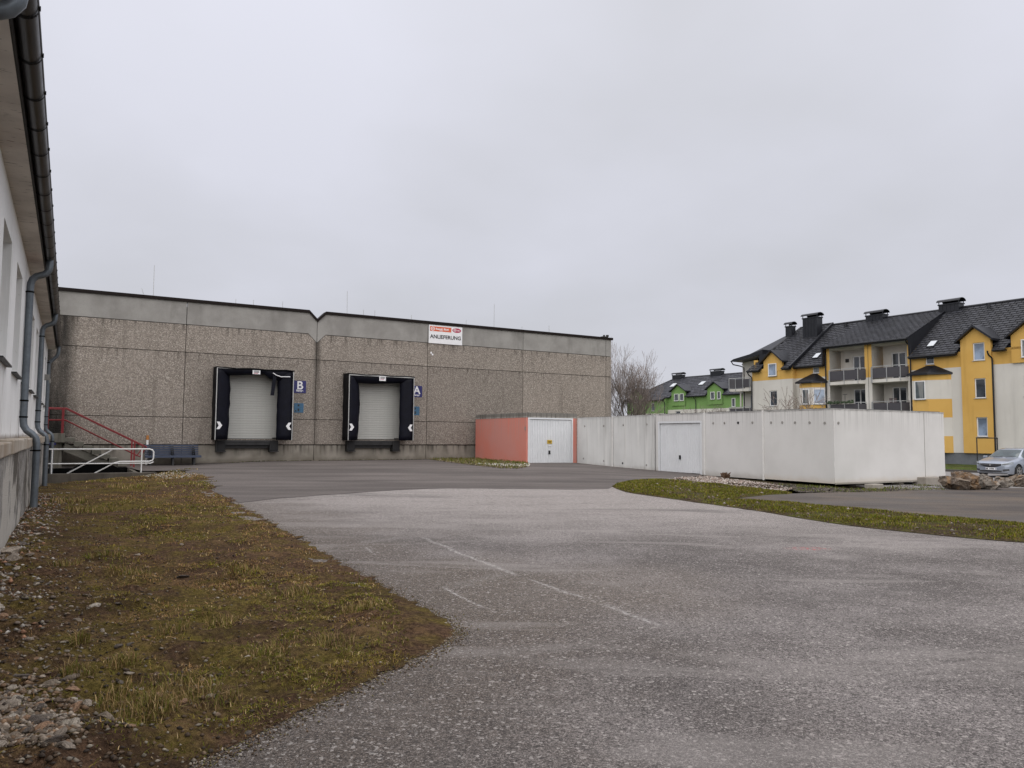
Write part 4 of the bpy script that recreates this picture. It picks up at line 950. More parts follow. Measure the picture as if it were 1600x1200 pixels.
# ------------------------------------------------------------------ stairs, railings, bench by the warehouse
def build_stairs():
    t = wall_obj('concrete_staircase', 'concrete stairs with red handrails against the warehouse corner', 'stairs', 0, 0)
    Y0, Y1 = -2.0, -.35                           # near and far side of the flight
    xl, xr = -5.24, -4.55                          # landing beside the old building
    MB().box(xl, xr, Y0, Y1+.3, 1.10, 1.46).build('landing', MAT['stairconc'], t, bevel=.01)
    n = 8; rise = 1.34/n; tread = .318
    for k in range(n-1):
        z = 1.46-rise*(k+1); MB().box(xr+tread*k+.002, xr+tread*(k+1)+.03, Y0, Y1, z-.17, z).build('step', MAT['stairconc'], t, bevel=.008)
    m = MB().prism([(xr+.003, 1.08), (xr+.003, .74), (xr+tread*7, -.25), (xr+tread*7, .03)], 'y', Y0+.12, Y1-.1); m.build('stringer', MAT['stairconc'], t)
    MB().tube([(-4.78, Y0+.35, -.4), (-4.78, Y0+.35, 1.1)], .17, 18).build('support_column', MAT['stairconc'], t, auto=True)
    MB().box(xl, -4.6, -.34, -.02, -.3, 1.1).build('rear_pier', MAT['darkconc'], t)
    zt = 2.465; r = .024
    for y in (Y0+.04, Y1-.05):
        h = MB(); h.tube([(xl+.03, y, zt), (-4.54, y, zt), (-1.6, y, .92)], r, 8)
        h.tube([(xl+.03, y, zt-.47), (-4.56, y, zt-.47), (-1.83, y, .51)], r*.9, 8)
        h.tube([(-1.6, y, .92), (-1.83, y, .51)], r*.9, 8)
        h.box(xl+.0, xl+.085, y-.035, y+.035, 1.2, zt); h.box(-4.69, -4.61, y-.03, y+.03, 1.25, zt)
        h.box(-2.08, -2.02, y-.025, y+.025, 0, 1.15)
        h.build('handrail', MAT['red'], t, auto=True)
    MB().box(xl+.12, xl+.4, Y0-.03, Y0-.004, 1.0, 1.09).build('blue_cover', MAT['navy'], t)
    # matt black wedge over the cellar steps, black wall behind it
    t = wall_obj('black_wedge', 'matt black wedge below the concrete stairs', 'hatch', 0, 0)
    MB().prism([(-4.55, -.5), (-4.35, .0), (-3.9, .35), (-3.0, .27), (-2.45, .0), (-2.45, -.5)], 'y', -3.0, -2.3).build('wedge_body', MAT['matt_black'], t)
    MB().box(-5.6, -2.3, -2.26, -2.16, -1.2, .09).build('rear_wall', MAT['matt_black'], t); MB().box(-2.3, -2.18, -6.0, -2.16, -1.2, .06).build('side_wall', MAT['darkconc'], t)
    # kerb wall with white pipe railing, nearer the camera
    o = (-16.9, 25.15)
    k = thing('kerb_wall', 'low dark concrete kerb wall under the white pipe railing', 'wall', (*o, 0), TH)
    MB().box(.4, 4.62, 0, .28, -.7, .075).build('kerb', MAT['darkconc'], k, bevel=.02)
    w = thing('white_railing', 'white pipe railing on the low kerb wall by the stairs', 'railing', (*o, 0), TH)
    z1, z2, r = .915, .42, .025
    for x in (1.32, 4.10): MB().tube([(x, .13, .06), (x, .13, z1)], r, 10).build('post', MAT['white'], w, auto=True)
    MB().tube([(.5, .13, z1), (4.34, .13, z1), (4.44, .13, z1-.03), (4.49, .13, z1-.10), (4.49, .13, z2+.15), (4.45, .13, z2+.08), (4.35, .13, z2+.05), (3.4, .13, z2+.05), (3.28, .13, z2+.01)], r, 10).build('rail', MAT['white'], w, auto=True)
    MB().tube([(.5, .13, z2), (4.1, .13, z2-.02), (4.40, .13, z2-.02), (4.50, .13, z2+.03)], r*.9, 10).build('rail', MAT['white'], w, auto=True)
    MB().tube([(3.28, .2, z1-.0), (3.17, .2, z1-.01), (3.05, .22, z1-.09), (1.8, .3, .07), (1.3, .35, -.25)], r*.9, 10).build('sloping_rail', MAT['white'], w, auto=True)
    MB().tube([(3.34, .2, z2+.03), (3.24, .2, z2), (2.63, .3, .06), (2.2, .35, -.25)], r*.9, 10).build('sloping_rail', MAT['white'], w, auto=True)
    # bench
    b = wall_obj('bench', 'blue slatted bench standing against the warehouse plinth', 'bench', -1.52, .085)
    L = 2.18
    for i in range(6): MB().box(0, L, -.30+.03*i-.02, -.30+.03*i+.012, .36+.095*i, .36+.095*i+.068).build('back_slat', MAT['bench'], b)
    for i in range(4): MB().box(-.03, L+.05, -.86+.13*i, -.86+.13*i+.105, .40, .44).build('seat_slat', MAT['bench'], b)
    MB().box(-.03, L+.05, -.885, -.862, .345, .435).build('seat_slat', MAT['bench'], b)
    for x in (.2, L/2, L-.22):
        m = MB().prism([(-.80, 0), (-.70, 0), (-.66, .39), (-.28, .39), (-.10, .92), (-.15, .92), (-.34, .345), (-.78, .345)], 'x', x-.04, x+.04); m.box(x-.04, x+.04, -.38, -.28, 0, .36); m.build('leg', MAT['steel'], b)
    v = wall_obj('vent_post', 'white post with rusty orange cap behind the blue bench', 'post', -1.42, .1)
    MB().tube([(0, -.075, 0), (0, -.075, 1.10)], .05, 10).build('shaft', MAT['white'], v, auto=True); MB().tube([(0, -.075, 1.10), (0, -.075, 1.30)], [.062, .05], 10).build('cap', MAT['rust'], v, auto=True)

# ------------------------------------------------------------------ garages
def garage(name_mat, s, label, z0, z1, L=5.9, door=None, hooks=(), cap=None, strip=False, wdt=2.96, ribs=0, holes=()):
    f = frame(GO, TG); o = f(0, s)
    t = thing('garage', label, 'garage', (o[0], o[1], 0), TG, 'row of concrete garages')
    M_ = MAT[name_mat]; m = MB(); gap = .012
    if door:
        y0, y1, dz0, dz1 = door
        facade(m, 0, gap, wdt, z0, z1-.001, [(y0, y1, z0, dz1)], .10)
    else: m.quad((0, wdt, z0), (0, gap, z0), (0, gap, z1), (0, wdt, z1))
    m.quad((0, gap, z0), (L, gap, z0), (L, gap, z1), (0, gap, z1)); m.quad((0, wdt, z0), (L, wdt, z0), (L, wdt, z1), (0, wdt, z1)); m.quad((L, gap, z0), (L, wdt, z0), (L, wdt, z1), (L, gap, z1))
    m.quad((0, gap, z0), (0, wdt, z0), (L, wdt, z0), (L, gap, z0))
    m.build('wall', M_, t)
    c = MB().box(-.012, L+.012, gap-.012 if s == 0 else gap, wdt, z1, z1+.035) if not cap else None
    if c: c.build('roof_slab', M_, t, bevel=.006)
    MB().box(.08, L-.08, .1, wdt-.08, z1+(.035 if not cap else .02), z1+.06).build('roof', MAT['groof'], t)
    for y, z in hooks:
        h = MB().tube([(-.012, y, z), (.004, y, z)], .045, 10).tube([(-.03, y, z-.02), (-.008, y, z-.02)], .016, 6).build('anchor_plug', MAT['cast'], t)
    for y, z in holes: MB().tube([(-.01, y, z), (.004, y, z)], .05, 10).build('anchor_hole', MAT['ink'], t)
    if strip: MB().box(-.03, -.002, -.035, .035, z0-.02, z1+.05).build('joint_strip', MAT['strip'], t)
    if door:
        d = MB(); n = ribs
        X = .07; d.box(X, X+.03, y0+.09, y1-.09, z0+.02, dz1-.09)
        wv = (y1-y0-.18)/n
        for k in range(n):
            a = y0+.09+k*wv; d.prism([(X-.002, a+.006), (X-.016, a+.02), (X-.016, a+wv-.02), (X-.002, a+wv-.006)], 'z', z0+.03, dz1-.10)
        dd = d.build('up_and_over_door', MAT['gdoor'], t)
        fr_ = MB().box(-.008, .09, y0+.003, y0+.085, z0, dz1-.003).box(-.008, .09, y1-.085, y1-.003, z0, dz1-.003).box(-.008, .09, y0+.085, y1-.085, dz1-.085, dz1-.003); fr_.build('door_frame', MAT['gdoor'], t)
        yc = (y0+y1)/2; MB().box(X-.06, X-.018, yc-.03, yc+.04, z0+.55, z0+.72).tube([(X-.05, yc, z0+.65), (X-.02, yc, z0+.65)], .05, 8).build('door_handle', MAT['ink'], dd)
    return t
def build_garages():
    zt = 2.43
    hk = [(2.96-q, 2.05) for q in (.32, 1.0, 1.75, 2.45)]
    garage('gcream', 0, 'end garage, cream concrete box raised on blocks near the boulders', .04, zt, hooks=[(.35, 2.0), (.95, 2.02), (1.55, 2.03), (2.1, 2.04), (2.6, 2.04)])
    e = [o for o in bpy.data.objects if o.name.startswith('garage') and o.get('label', '').startswith('end')][0]
    MB().box(0, 5.92, -.004, .02, .02, .075).build('base_rail', MAT['gcap'], e); MB().box(4.73, 4.745, .004, .016, .04, 2.42).build('joint_seam', MAT['cast'], e)
    MB().tube([(.22, -.012, 2.0), (.22, .02, 2.0)], .045, 10).build('anchor_plug', MAT['cast'], e)
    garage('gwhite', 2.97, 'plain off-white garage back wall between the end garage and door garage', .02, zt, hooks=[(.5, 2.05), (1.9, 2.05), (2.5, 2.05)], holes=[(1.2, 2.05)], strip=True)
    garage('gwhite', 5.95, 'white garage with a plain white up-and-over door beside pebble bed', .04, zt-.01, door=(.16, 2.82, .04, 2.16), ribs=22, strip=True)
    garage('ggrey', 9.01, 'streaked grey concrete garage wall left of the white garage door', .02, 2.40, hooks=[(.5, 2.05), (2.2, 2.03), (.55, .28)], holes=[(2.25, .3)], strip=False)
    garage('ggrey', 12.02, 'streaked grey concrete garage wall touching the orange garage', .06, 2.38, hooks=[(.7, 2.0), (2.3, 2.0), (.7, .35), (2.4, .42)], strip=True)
    # orange garage: door faces the yard, long side faces the old building
    f = frame(GO, TG); q = f(-2.88, 15.06)
    t = thing('garage', 'orange rendered garage with ribbed white door beside the warehouse', 'garage', (q[0], q[1], 0), TG, 'row of concrete garages')
    w, L, z0, z1 = 2.9, 5.6, .12, 2.46; dx0, dx1 = .09, 2.68; dz = 2.40
    m = MB()
    m.quad((0, L, z0), (0, 0, z0), (0, 0, z1), (0, L, z1)); m.quad((w, L, z0), (w, 0, z0), (w, 0, z1), (w, L, z1)); m.quad((0, L, z0), (w, L, z0), (w, L, z1), (0, L, z1))
    m.quad((0, 0, z0), (dx0, 0, z0), (dx0, 0, z1), (0, 0, z1)); m.quad((dx1, 0, z0), (w, 0, z0), (w, 0, z1), (dx1, 0, z1)); m.quad((dx0, 0, dz), (dx1, 0, dz), (dx1, 0, z1), (dx0, 0, z1))
    for a in (dx0, dx1): m.quad((a, 0, z0), (a, .12, z0), (a, .12, dz), (a, 0, dz))
    m.quad((dx0, 0, dz), (dx1, 0, dz), (dx1, .12, dz), (dx0, .12, dz))
    m.build('wall', MAT['gorange'], t)
    MB().box(-.012, w+.012, -.012, L+.012, z1-.07, z1+.15).build('roof_slab', MAT['gcap'], t, bevel=.01)
    MB().box(.1, w-.1, .1, L-.1, z1+.15, z1+.17).build('roof', MAT['groof'], t)
    d = MB().box(dx0+.09, dx1-.09, .06, .09, z0+.02, dz-.10); n = 26; wv = (dx1-dx0-.18)/n
    for k in range(n):
        a = dx0+.09+k*wv; d.prism([(a+.008, .062), (a+.026, .034), (a+wv-.026, .034), (a+wv-.008, .062)], 'z', z0+.03, dz-.11)
    dd = d.build('up_and_over_door', MAT['gdoor'], t)
    MB().box(dx0+.003, dx0+.085, -.008, .1, z0, dz-.003).box(dx1-.085, dx1-.003, -.008, .1, z0, dz-.003).box(dx0+.085, dx1-.085, -.008, .1, dz-.085, dz-.003).build('door_frame', MAT['gdoor'], t)
    MB().box(1.27, 1.36, -.01, .034, .62, .80).build('door_handle', MAT['ink'], dd)
    p = MB().box(1.20, 1.46, .012, .034, 1.13, 1.31).build('notice', MAT['yellowplate'], dd); MB().box(1.24, 1.42, .006, .0115, 1.22, 1.25).build('print_line', MAT['ink'], p); MB().box(1.26, 1.40, .006, .0115, 1.17, 1.19).build('print_line', MAT['ink'], p)
    MB().box(1.25, 1.42, .012, .034, 1.02, 1.06).build('notice', MAT['signwhite'], dd)
    m = MB().box(-.03, -.013, .05, .12, 1.78, 1.95).build('hinge_plate', MAT['cast'], t)
    # foundation blocks under the end garage
    for i, (px, py, sx, sy, sz, rz, lab) in enumerate([(1375, 764, .62, .28, .17, .1, 'pale concrete beam lying flat in front of the end garage'), (1462, 758, .95, .5, .30, .05, 'large concrete block carrying the far corner of the end garage'), (1347, 758.5, .55, .3, .14, .2, 'flat concrete slab piece tucked under the end garage'), (1412, 757.5, .32, .3, .2, .15, 'small brown stone block under the end garage edge')]):
        x, y = G(px, py); z = float(hz(x, y)); o = thing('foundation_block', lab, 'block', (x, y+.1, z-.03), TG+rz, 'blocks under the end garage')
        MB().box(-sx/2, sx/2, 0, sy, -.05, sz).build('block', MAT['block'], o, bevel=.025)

# ------------------------------------------------------------------ boulders and plants
def build_boulders():
    lst = [(1507, 766, 1.05, .75, .62, 1, 'rust brown boulder with slanted face nearest the end garage'), (1527, 766.5, .75, .7, .62, 2, 'narrow brown boulder wedged between two larger ones'), (1552, 765.5, 1.05, .8, .60, 3, 'pale grey lichen covered boulder in front of the car'), (1580, 763, .62, .6, .42, 4, 'small brown boulder right of the pale grey one'), (1603, 762, .95, .7, .5, 5, 'flat topped boulder at the right edge below the car'), (1510, 753, .7, .5, .62, 6, 'pointed boulder standing behind the rust brown one')]
    for px, py, sx, sy, sz, sd, lab in lst:
        x, y = G(px, py); y += .2; z = float(hz(x, y))
        me = rock_mesh(200+sd*3, 3, 1, 1.2, MAT['boulder'], 'boulder')
        o = link('boulder', me, None, (x, y+.25, z+sz*.28), (.1*sd % .5, .2-.07*sd, sd*1.3), (sx*1.15, sy*1.1, sz*1.05)); tag(o, lab, 'boulder', 'boulders along the parking edge')
def grow(mb, p, d, length, r, depth, rng, spread=.6, up=.12, minr=.004, kids=(2, 3), segs=4):
    pts = [p]; rr = [r]; q = p.copy(); dd = d.copy()
    for i in range(segs):
        dd = (dd+Vector((rng.gauss(0, .09), rng.gauss(0, .09), rng.gauss(0, .05)+up*.35))).normalized(); q = q+dd*length/segs; pts.append(q.copy()); rr.append(max(minr, r*(1-.45*(i+1)/segs)))
    mb[0 if depth > 2 else 1].tube(pts, rr, 6 if depth > 3 else (4 if depth > 1 else 3), caps=False)
    if depth <= 0: return
    for k in range(rng.randint(*kids)+ (1 if depth > 1 else 0)):
        i = rng.randint(1, segs); base = pts[i]; a = rng.uniform(0, 2*PI)
        side = dd.cross(Vector((math.cos(a), math.sin(a), .3))).normalized(); nd = (dd*(1-spread*.5)+side*spread*rng.uniform(.6, 1.2)+Vector((0, 0, up))).normalized()
        grow(mb, base, nd, length*rng.uniform(.55, .8), rr[i]*.62, depth-1, rng, spread, up, minr, kids, segs)
    grow(mb, pts[-1], dd, length*.72, rr[-1], depth-1, rng, spread, up, minr, kids, segs)
def tree(name, label, cat, x, y, z, stems, length, r, depth, seed, spread=.6, up=.15, minr=.006, group=None, kids=(2, 3)):
    t = thing(name, label, cat, (x, y, z), 0, group); rng = random.Random(seed); mb = [MB(), MB()]
    for k, dv in enumerate(stems): grow(mb, Vector((.12*math.cos(k*2.4)*(len(stems) > 1), .12*math.sin(k*2.4)*(len(stems) > 1), -.1)), Vector(dv).normalized(), length*rng.uniform(.85, 1.1), r, depth, rng, spread, up, minr, kids)
    if mb[0].v: mb[0].build('trunk', MAT['bark'], t, smooth=True)
    if mb[1].v: mb[1].build('crown', MAT['twig'], t)
    return t
def build_plants():
    tree('bare_tree', 'tall bare winter tree rising behind the warehouse end wall', 'tree', 8.15, 52, -.2, [(.02, 0, 1), (.12, .05, 1), (-.12, .1, 1), (.24, -.2, 1), (.0, .5, .8)], 2.85, .08, 5, 12, .55, .14, .006, kids=(1, 3))
    f = frame(YO, TY)
    tree('bare_sapling', 'slim bare sapling in front of the white wall of the yellow house', 'tree', 14.9, 40, -.3, [(0, 0, 1)], 2.0, .05, 4, 4, .75, .05, .011, 'saplings behind the garages')
    tree('bare_sapling', 'small bare reddish shrub beside the bay window behind the garages', 'tree', 15.9, 40.3, -.3, [(0, 0, 1), (.2, 0, 1)], 1.9, .03, 3, 5, .45, .1, .010, 'saplings behind the garages')
    for i, (px, Y, hh, lab) in enumerate([(1085, 82, 1.35, 'brown twiggy hedge bush left of the pair below the green house'), (1118, 84, 1.6, 'dense brown twiggy bush below the right green dormer'), (1138, 80, 1.3, 'thin bare shrub next to the end of the yellow house'), (1004, 62, 1.5, 'bare twiggy bush right of the tall winter tree')]):
        x = (px-800)/FPX*Y
        tree('bare_shrub', lab, 'shrub', x, Y, 1.6 if i < 3 else 0, [(math.cos(a)*.6, math.sin(a)*.6, 1) for a in np.arange(0, 6.2, .8)], hh, .03, 3, 20+i, .8, .05, .012, 'bare shrubs behind the garages')
    bank = MB().prism([(70, -1), (92, -1), (92, 1.7), (84, 1.75), (78, 1.2)], 'x', 14, 31); o = bank.build('planted_bank', MAT['graveldirt']); tag(o, kind='structure')
    # weed at the foot of the garages
    g = G(1134, 746.5); mb = MB(); r = random.Random(4)
    for k in range(60):
        a = r.uniform(0, 6.28); h = r.uniform(.08, .22); w = r.uniform(.02, .05); x, y = r.gauss(0, .05), r.gauss(0, .05); dx, dy = math.cos(a)*h*.6, math.sin(a)*h*.6
        mb.quad((x-w*math.sin(a), y+w*math.cos(a), 0), (x+w*math.sin(a), y-w*math.cos(a), 0), (x+dx+w*.4, y+dy, h), (x+dx-w*.4, y+dy, h*.9))
    o = mb.build('weed_plant', MAT['rust']); o.location = (*g, float(hz(*g))); o.data.materials[0] = plain('withered_leaf', (.10, .055, .03), .9); tag(o, 'small withered brown weed at the foot of the white garage', 'weed')

# ------------------------------------------------------------------ apartment houses
def tiles(mb, y0, y1, x0, z0, x1, z1, row=.34, wid=.46, keep=None, seed=1, tone=(.021, .022, .027)):
    r = random.Random(seed); L = math.hypot(x1-x0, z1-z0); ux, uz = (x1-x0)/L, (z1-z0)/L; nx, nz = -uz, ux
    if nz < 0: nx, nz = -nx, -nz
    n = int(math.ceil(L/row)); k = int(math.ceil((y1-y0)/wid))+1
    for i in range(n):
        a = i*row; b = min(L, a+row+.05)
        if a >= L: continue
        for j in range(k):
            ya = y0+(j-(.5 if i % 2 else 0))*wid; yb = ya+wid-.05; ya = max(ya, y0); yb = min(yb, y1)
            if yb-ya < .03: continue
            if keep and not keep((ya+yb)/2, (a+b)/2): continue
            q = r.uniform(.6, 1.5); col = tuple(c*q for c in tone); h = .05
            P = lambda d, y, e: (x0+ux*d+nx*e, y, z0+uz*d+nz*e)
            mb.add([P(a, ya, h), P(a, yb, h), P(b, yb, .008), P(b, ya, .008), P(a, ya, 0), P(a, yb, 0)], [(0, 1, 2, 3), (0, 4, 5, 1)], 0, col)
def gable(t, y0, y1, zs, za, x, wallmat, xback, win=None):
    yc = (y0+y1)/2; m = MB().prism([(y0, zs-.95), (y1, zs-.95), (y1, zs), (yc, za), (y0, zs)], 'x', x, x+.25); m.build('dormer_wall', MAT[wallmat], t)
    d = MB(); ov = .28; th = .10
    for sgn, ye in ((-1, y0), (1, y1)):
        sl = (za-zs)/(abs(ye-yc)); yo = ye+sgn*ov; zo = zs-sl*ov
        d.add([(x-.32, yc, za+.02), (x-.32, yo, zo+.02), (xback-.6, yo, zo+.02), (xback+.4, yc, za+.02), (x-.32, yc, za+.02+th*1.4), (x-.32, yo, zo+.02+th*1.4), (xback-.6, yo, zo+.02+th*1.4), (xback+.4, yc, za+.02+th*1.4)], [(0, 1, 2, 3), (4, 5, 6, 7), (0, 1, 5, 4), (1, 2, 6, 5), (2, 3, 7, 6), (3, 0, 4, 7)])
    d.build('dormer_roof', MAT['rooftrim'], t)
def eave(t, y0, y1, x, z):
    MB().box(x-.02, x+.22, y0, y1, z-.16, z-.02).build('fascia', MAT['rooftrim'], t)
    MB().tube([(x-.07, y0, z-.06), (x-.07, y1, z-.06)], .07, 8).build('gutter', MAT['rooftrim'], t, auto=True)
def chimney(t, x, y0, y1, zb, zt, dep=.7, ribs=True):
    m = MB().box(x-dep/2, x+dep/2, y0, y1, zb, zt)
    if ribs:
        k = y0
        while k < y1: m.box(x-dep/2-.02, x-dep/2, k, k+.04, zb, zt-.05); k += .32
    m.box(x-dep/2-.05, x+dep/2+.05, y0-.05, y1+.05, zt-.10, zt)
    c = m.build('chimney', MAT['rooftrim'], t)
    h = MB(); n = 6; V = []                        # curved metal hood on stays
    for y in (y0-.12, y1+.12):
        for i in range(n+1):
            a = PI*i/n; V.append((x-(dep/2+.12)*math.cos(a), y, zt+.16+.26*math.sin(a)))
    h.add(V, [(i, i+1, i+n+2, i+n+1) for i in range(n)])
    for y in (y0, y1-.05):
        for xx in (x-dep/2, x+dep/2-.05): h.box(xx, xx+.05, y, y+.05, zt, zt+.22)
    o = h.build('chimney_hood', MAT['rooftrim'], c); q = o.modifiers.new('thick', 'SOLIDIFY'); q.thickness = .03
def pipe(t, y, ztop, zbot, x=-.12, xe=-.45, name='downpipe'):
    MB().tube([(xe, y, ztop), (xe, y, ztop-.12), (xe+.1, y-.02, ztop-.3), (x-.02, y-.12, ztop-.5), (x, y-.14, ztop-.7), (x, y-.14, zbot)], .055, 8).build(name, MAT['rooftrim'], t, auto=True)
def bay(t, y0, y1, zroof, zapex, levels, prot=.85, side=.62):
    # bay with a straight front and a slanted right face. levels = (z0, z1, matkey, win); win = (z0, z1, front width, slant width, glass)
    poly = [(0, y1), (-prot, y1), (-prot, y0+side), (0, y0)]
    for z0, z1, mk, win in levels:
        m = MB()
        for (xa, ya), (xb, yb) in zip(poly, poly[1:]): m.quad((xa, ya, z0), (xb, yb, z0), (xb, yb, z1), (xa, ya, z1))
        m.build('bay_wall', MAT[mk], t)
        if win:
            (xa, ya), (xb, yb) = poly[2], poly[3]; u = Vector((xb-xa, yb-ya, 0)); L = u.length; u.normalize(); nn = Vector((u.y, -u.x, 0))
            if nn.x > 0: nn = -nn
            for uu, n2, c0, ww, gk in ((Vector((0, -1, 0)), Vector((-1, 0, 0)), Vector((-prot, (y1+y0+side)/2, 0)), win[2], 'glasscurtain'), (u, nn, Vector((xa, ya, 0))+u*(L*.5), win[3], win[4])):
                if ww <= 0: continue
                zc = (win[0]+win[1])/2; hh = (win[1]-win[0])/2
                w = MB().obox(c0+n2*.012+Vector((0, 0, zc)), uu*(ww/2), n2*.02, Vector((0, 0, hh))).build('window', MAT['frame'], t)
                MB().obox(c0+n2*.036+Vector((0, 0, zc)), uu*(ww/2-.07), n2*.006, Vector((0, 0, hh-.07))).build('pane', MAT[gk], w)
                MB().obox(c0+n2*.05+Vector((0, 0, win[0]-.03)), uu*(ww/2+.05), n2*.06, Vector((0, 0, .02))).build('sill', MAT['alu'], w)
    e = .26; rp = [(.1, y1+e), (-prot-e, y1+e), (-prot-e, y0+side-e*.4), (.1, y0-e)]; yc = (y0+y1)/2+side*.15
    m = MB(); V = [(x, y, zroof) for x, y in rp]+[(x, y, zroof-.12) for x, y in rp]+[(.05, yc+.3, zapex), (.05, yc-.3, zapex)]
    m.add(V, [(0, 1, 8), (1, 2, 9, 8), (2, 3, 9), (0, 4, 5, 1), (1, 5, 6, 2), (2, 6, 7, 3), (4, 5, 6, 7)]); m.build('bay_roof', MAT['rooftrim'], t)
def balcony(t, y0, y1, zfloor, xf=-.5, back=1.6, bow=.45, panel_h=.80, rail=1.02):
    poly = [(.05, y1-.02), (xf, y1-bow), (xf, y0+bow), (.05, y0+.02)]
    m = MB(); V = [(x, y, z) for z in (zfloor-.26, zfloor) for x, y in [(back, y1)]+poly+[(back, y0)]]; n = 6
    m.add(V, [tuple(range(n)), tuple(range(2*n-1, n-1, -1))]+[(i, (i+1) % n, (i+1) % n+n, i+n) for i in range(n)]); b = m.build('balcony', MAT['ywhite'], t)
    mid = (xf, (y0+y1)/2-.05)
    pts = poly[:2]+[mid]+poly[2:]
    for p, q in zip(pts, pts[1:]):
        a = Vector((*p, 0)); c = Vector((*q, 0)); u = (c-a).normalized(); L = (c-a).length; nn = Vector((u.y, -u.x, 0)); zc = zfloor+.10+panel_h/2
        MB().obox((a+c)/2+Vector((0, 0, zc)), u*(L/2-.03), nn*.012, Vector((0, 0, panel_h/2))).build('railing_panel', MAT['panel'], b)
    m = MB()
    for p, q in zip(pts, pts[1:]): m.bar((*p, zfloor+rail), (*q, zfloor+rail), .055, .05)
    m.build('handrail', MAT['galv'], b)
    for p in pts[1:-1]+[(-.02, y1-.07)]: MB().box(p[0]-.045, p[0]-.005, p[1]-.025, p[1]+.025, zfloor-.22, zfloor+rail).build('rail_post', MAT['galv'], b)

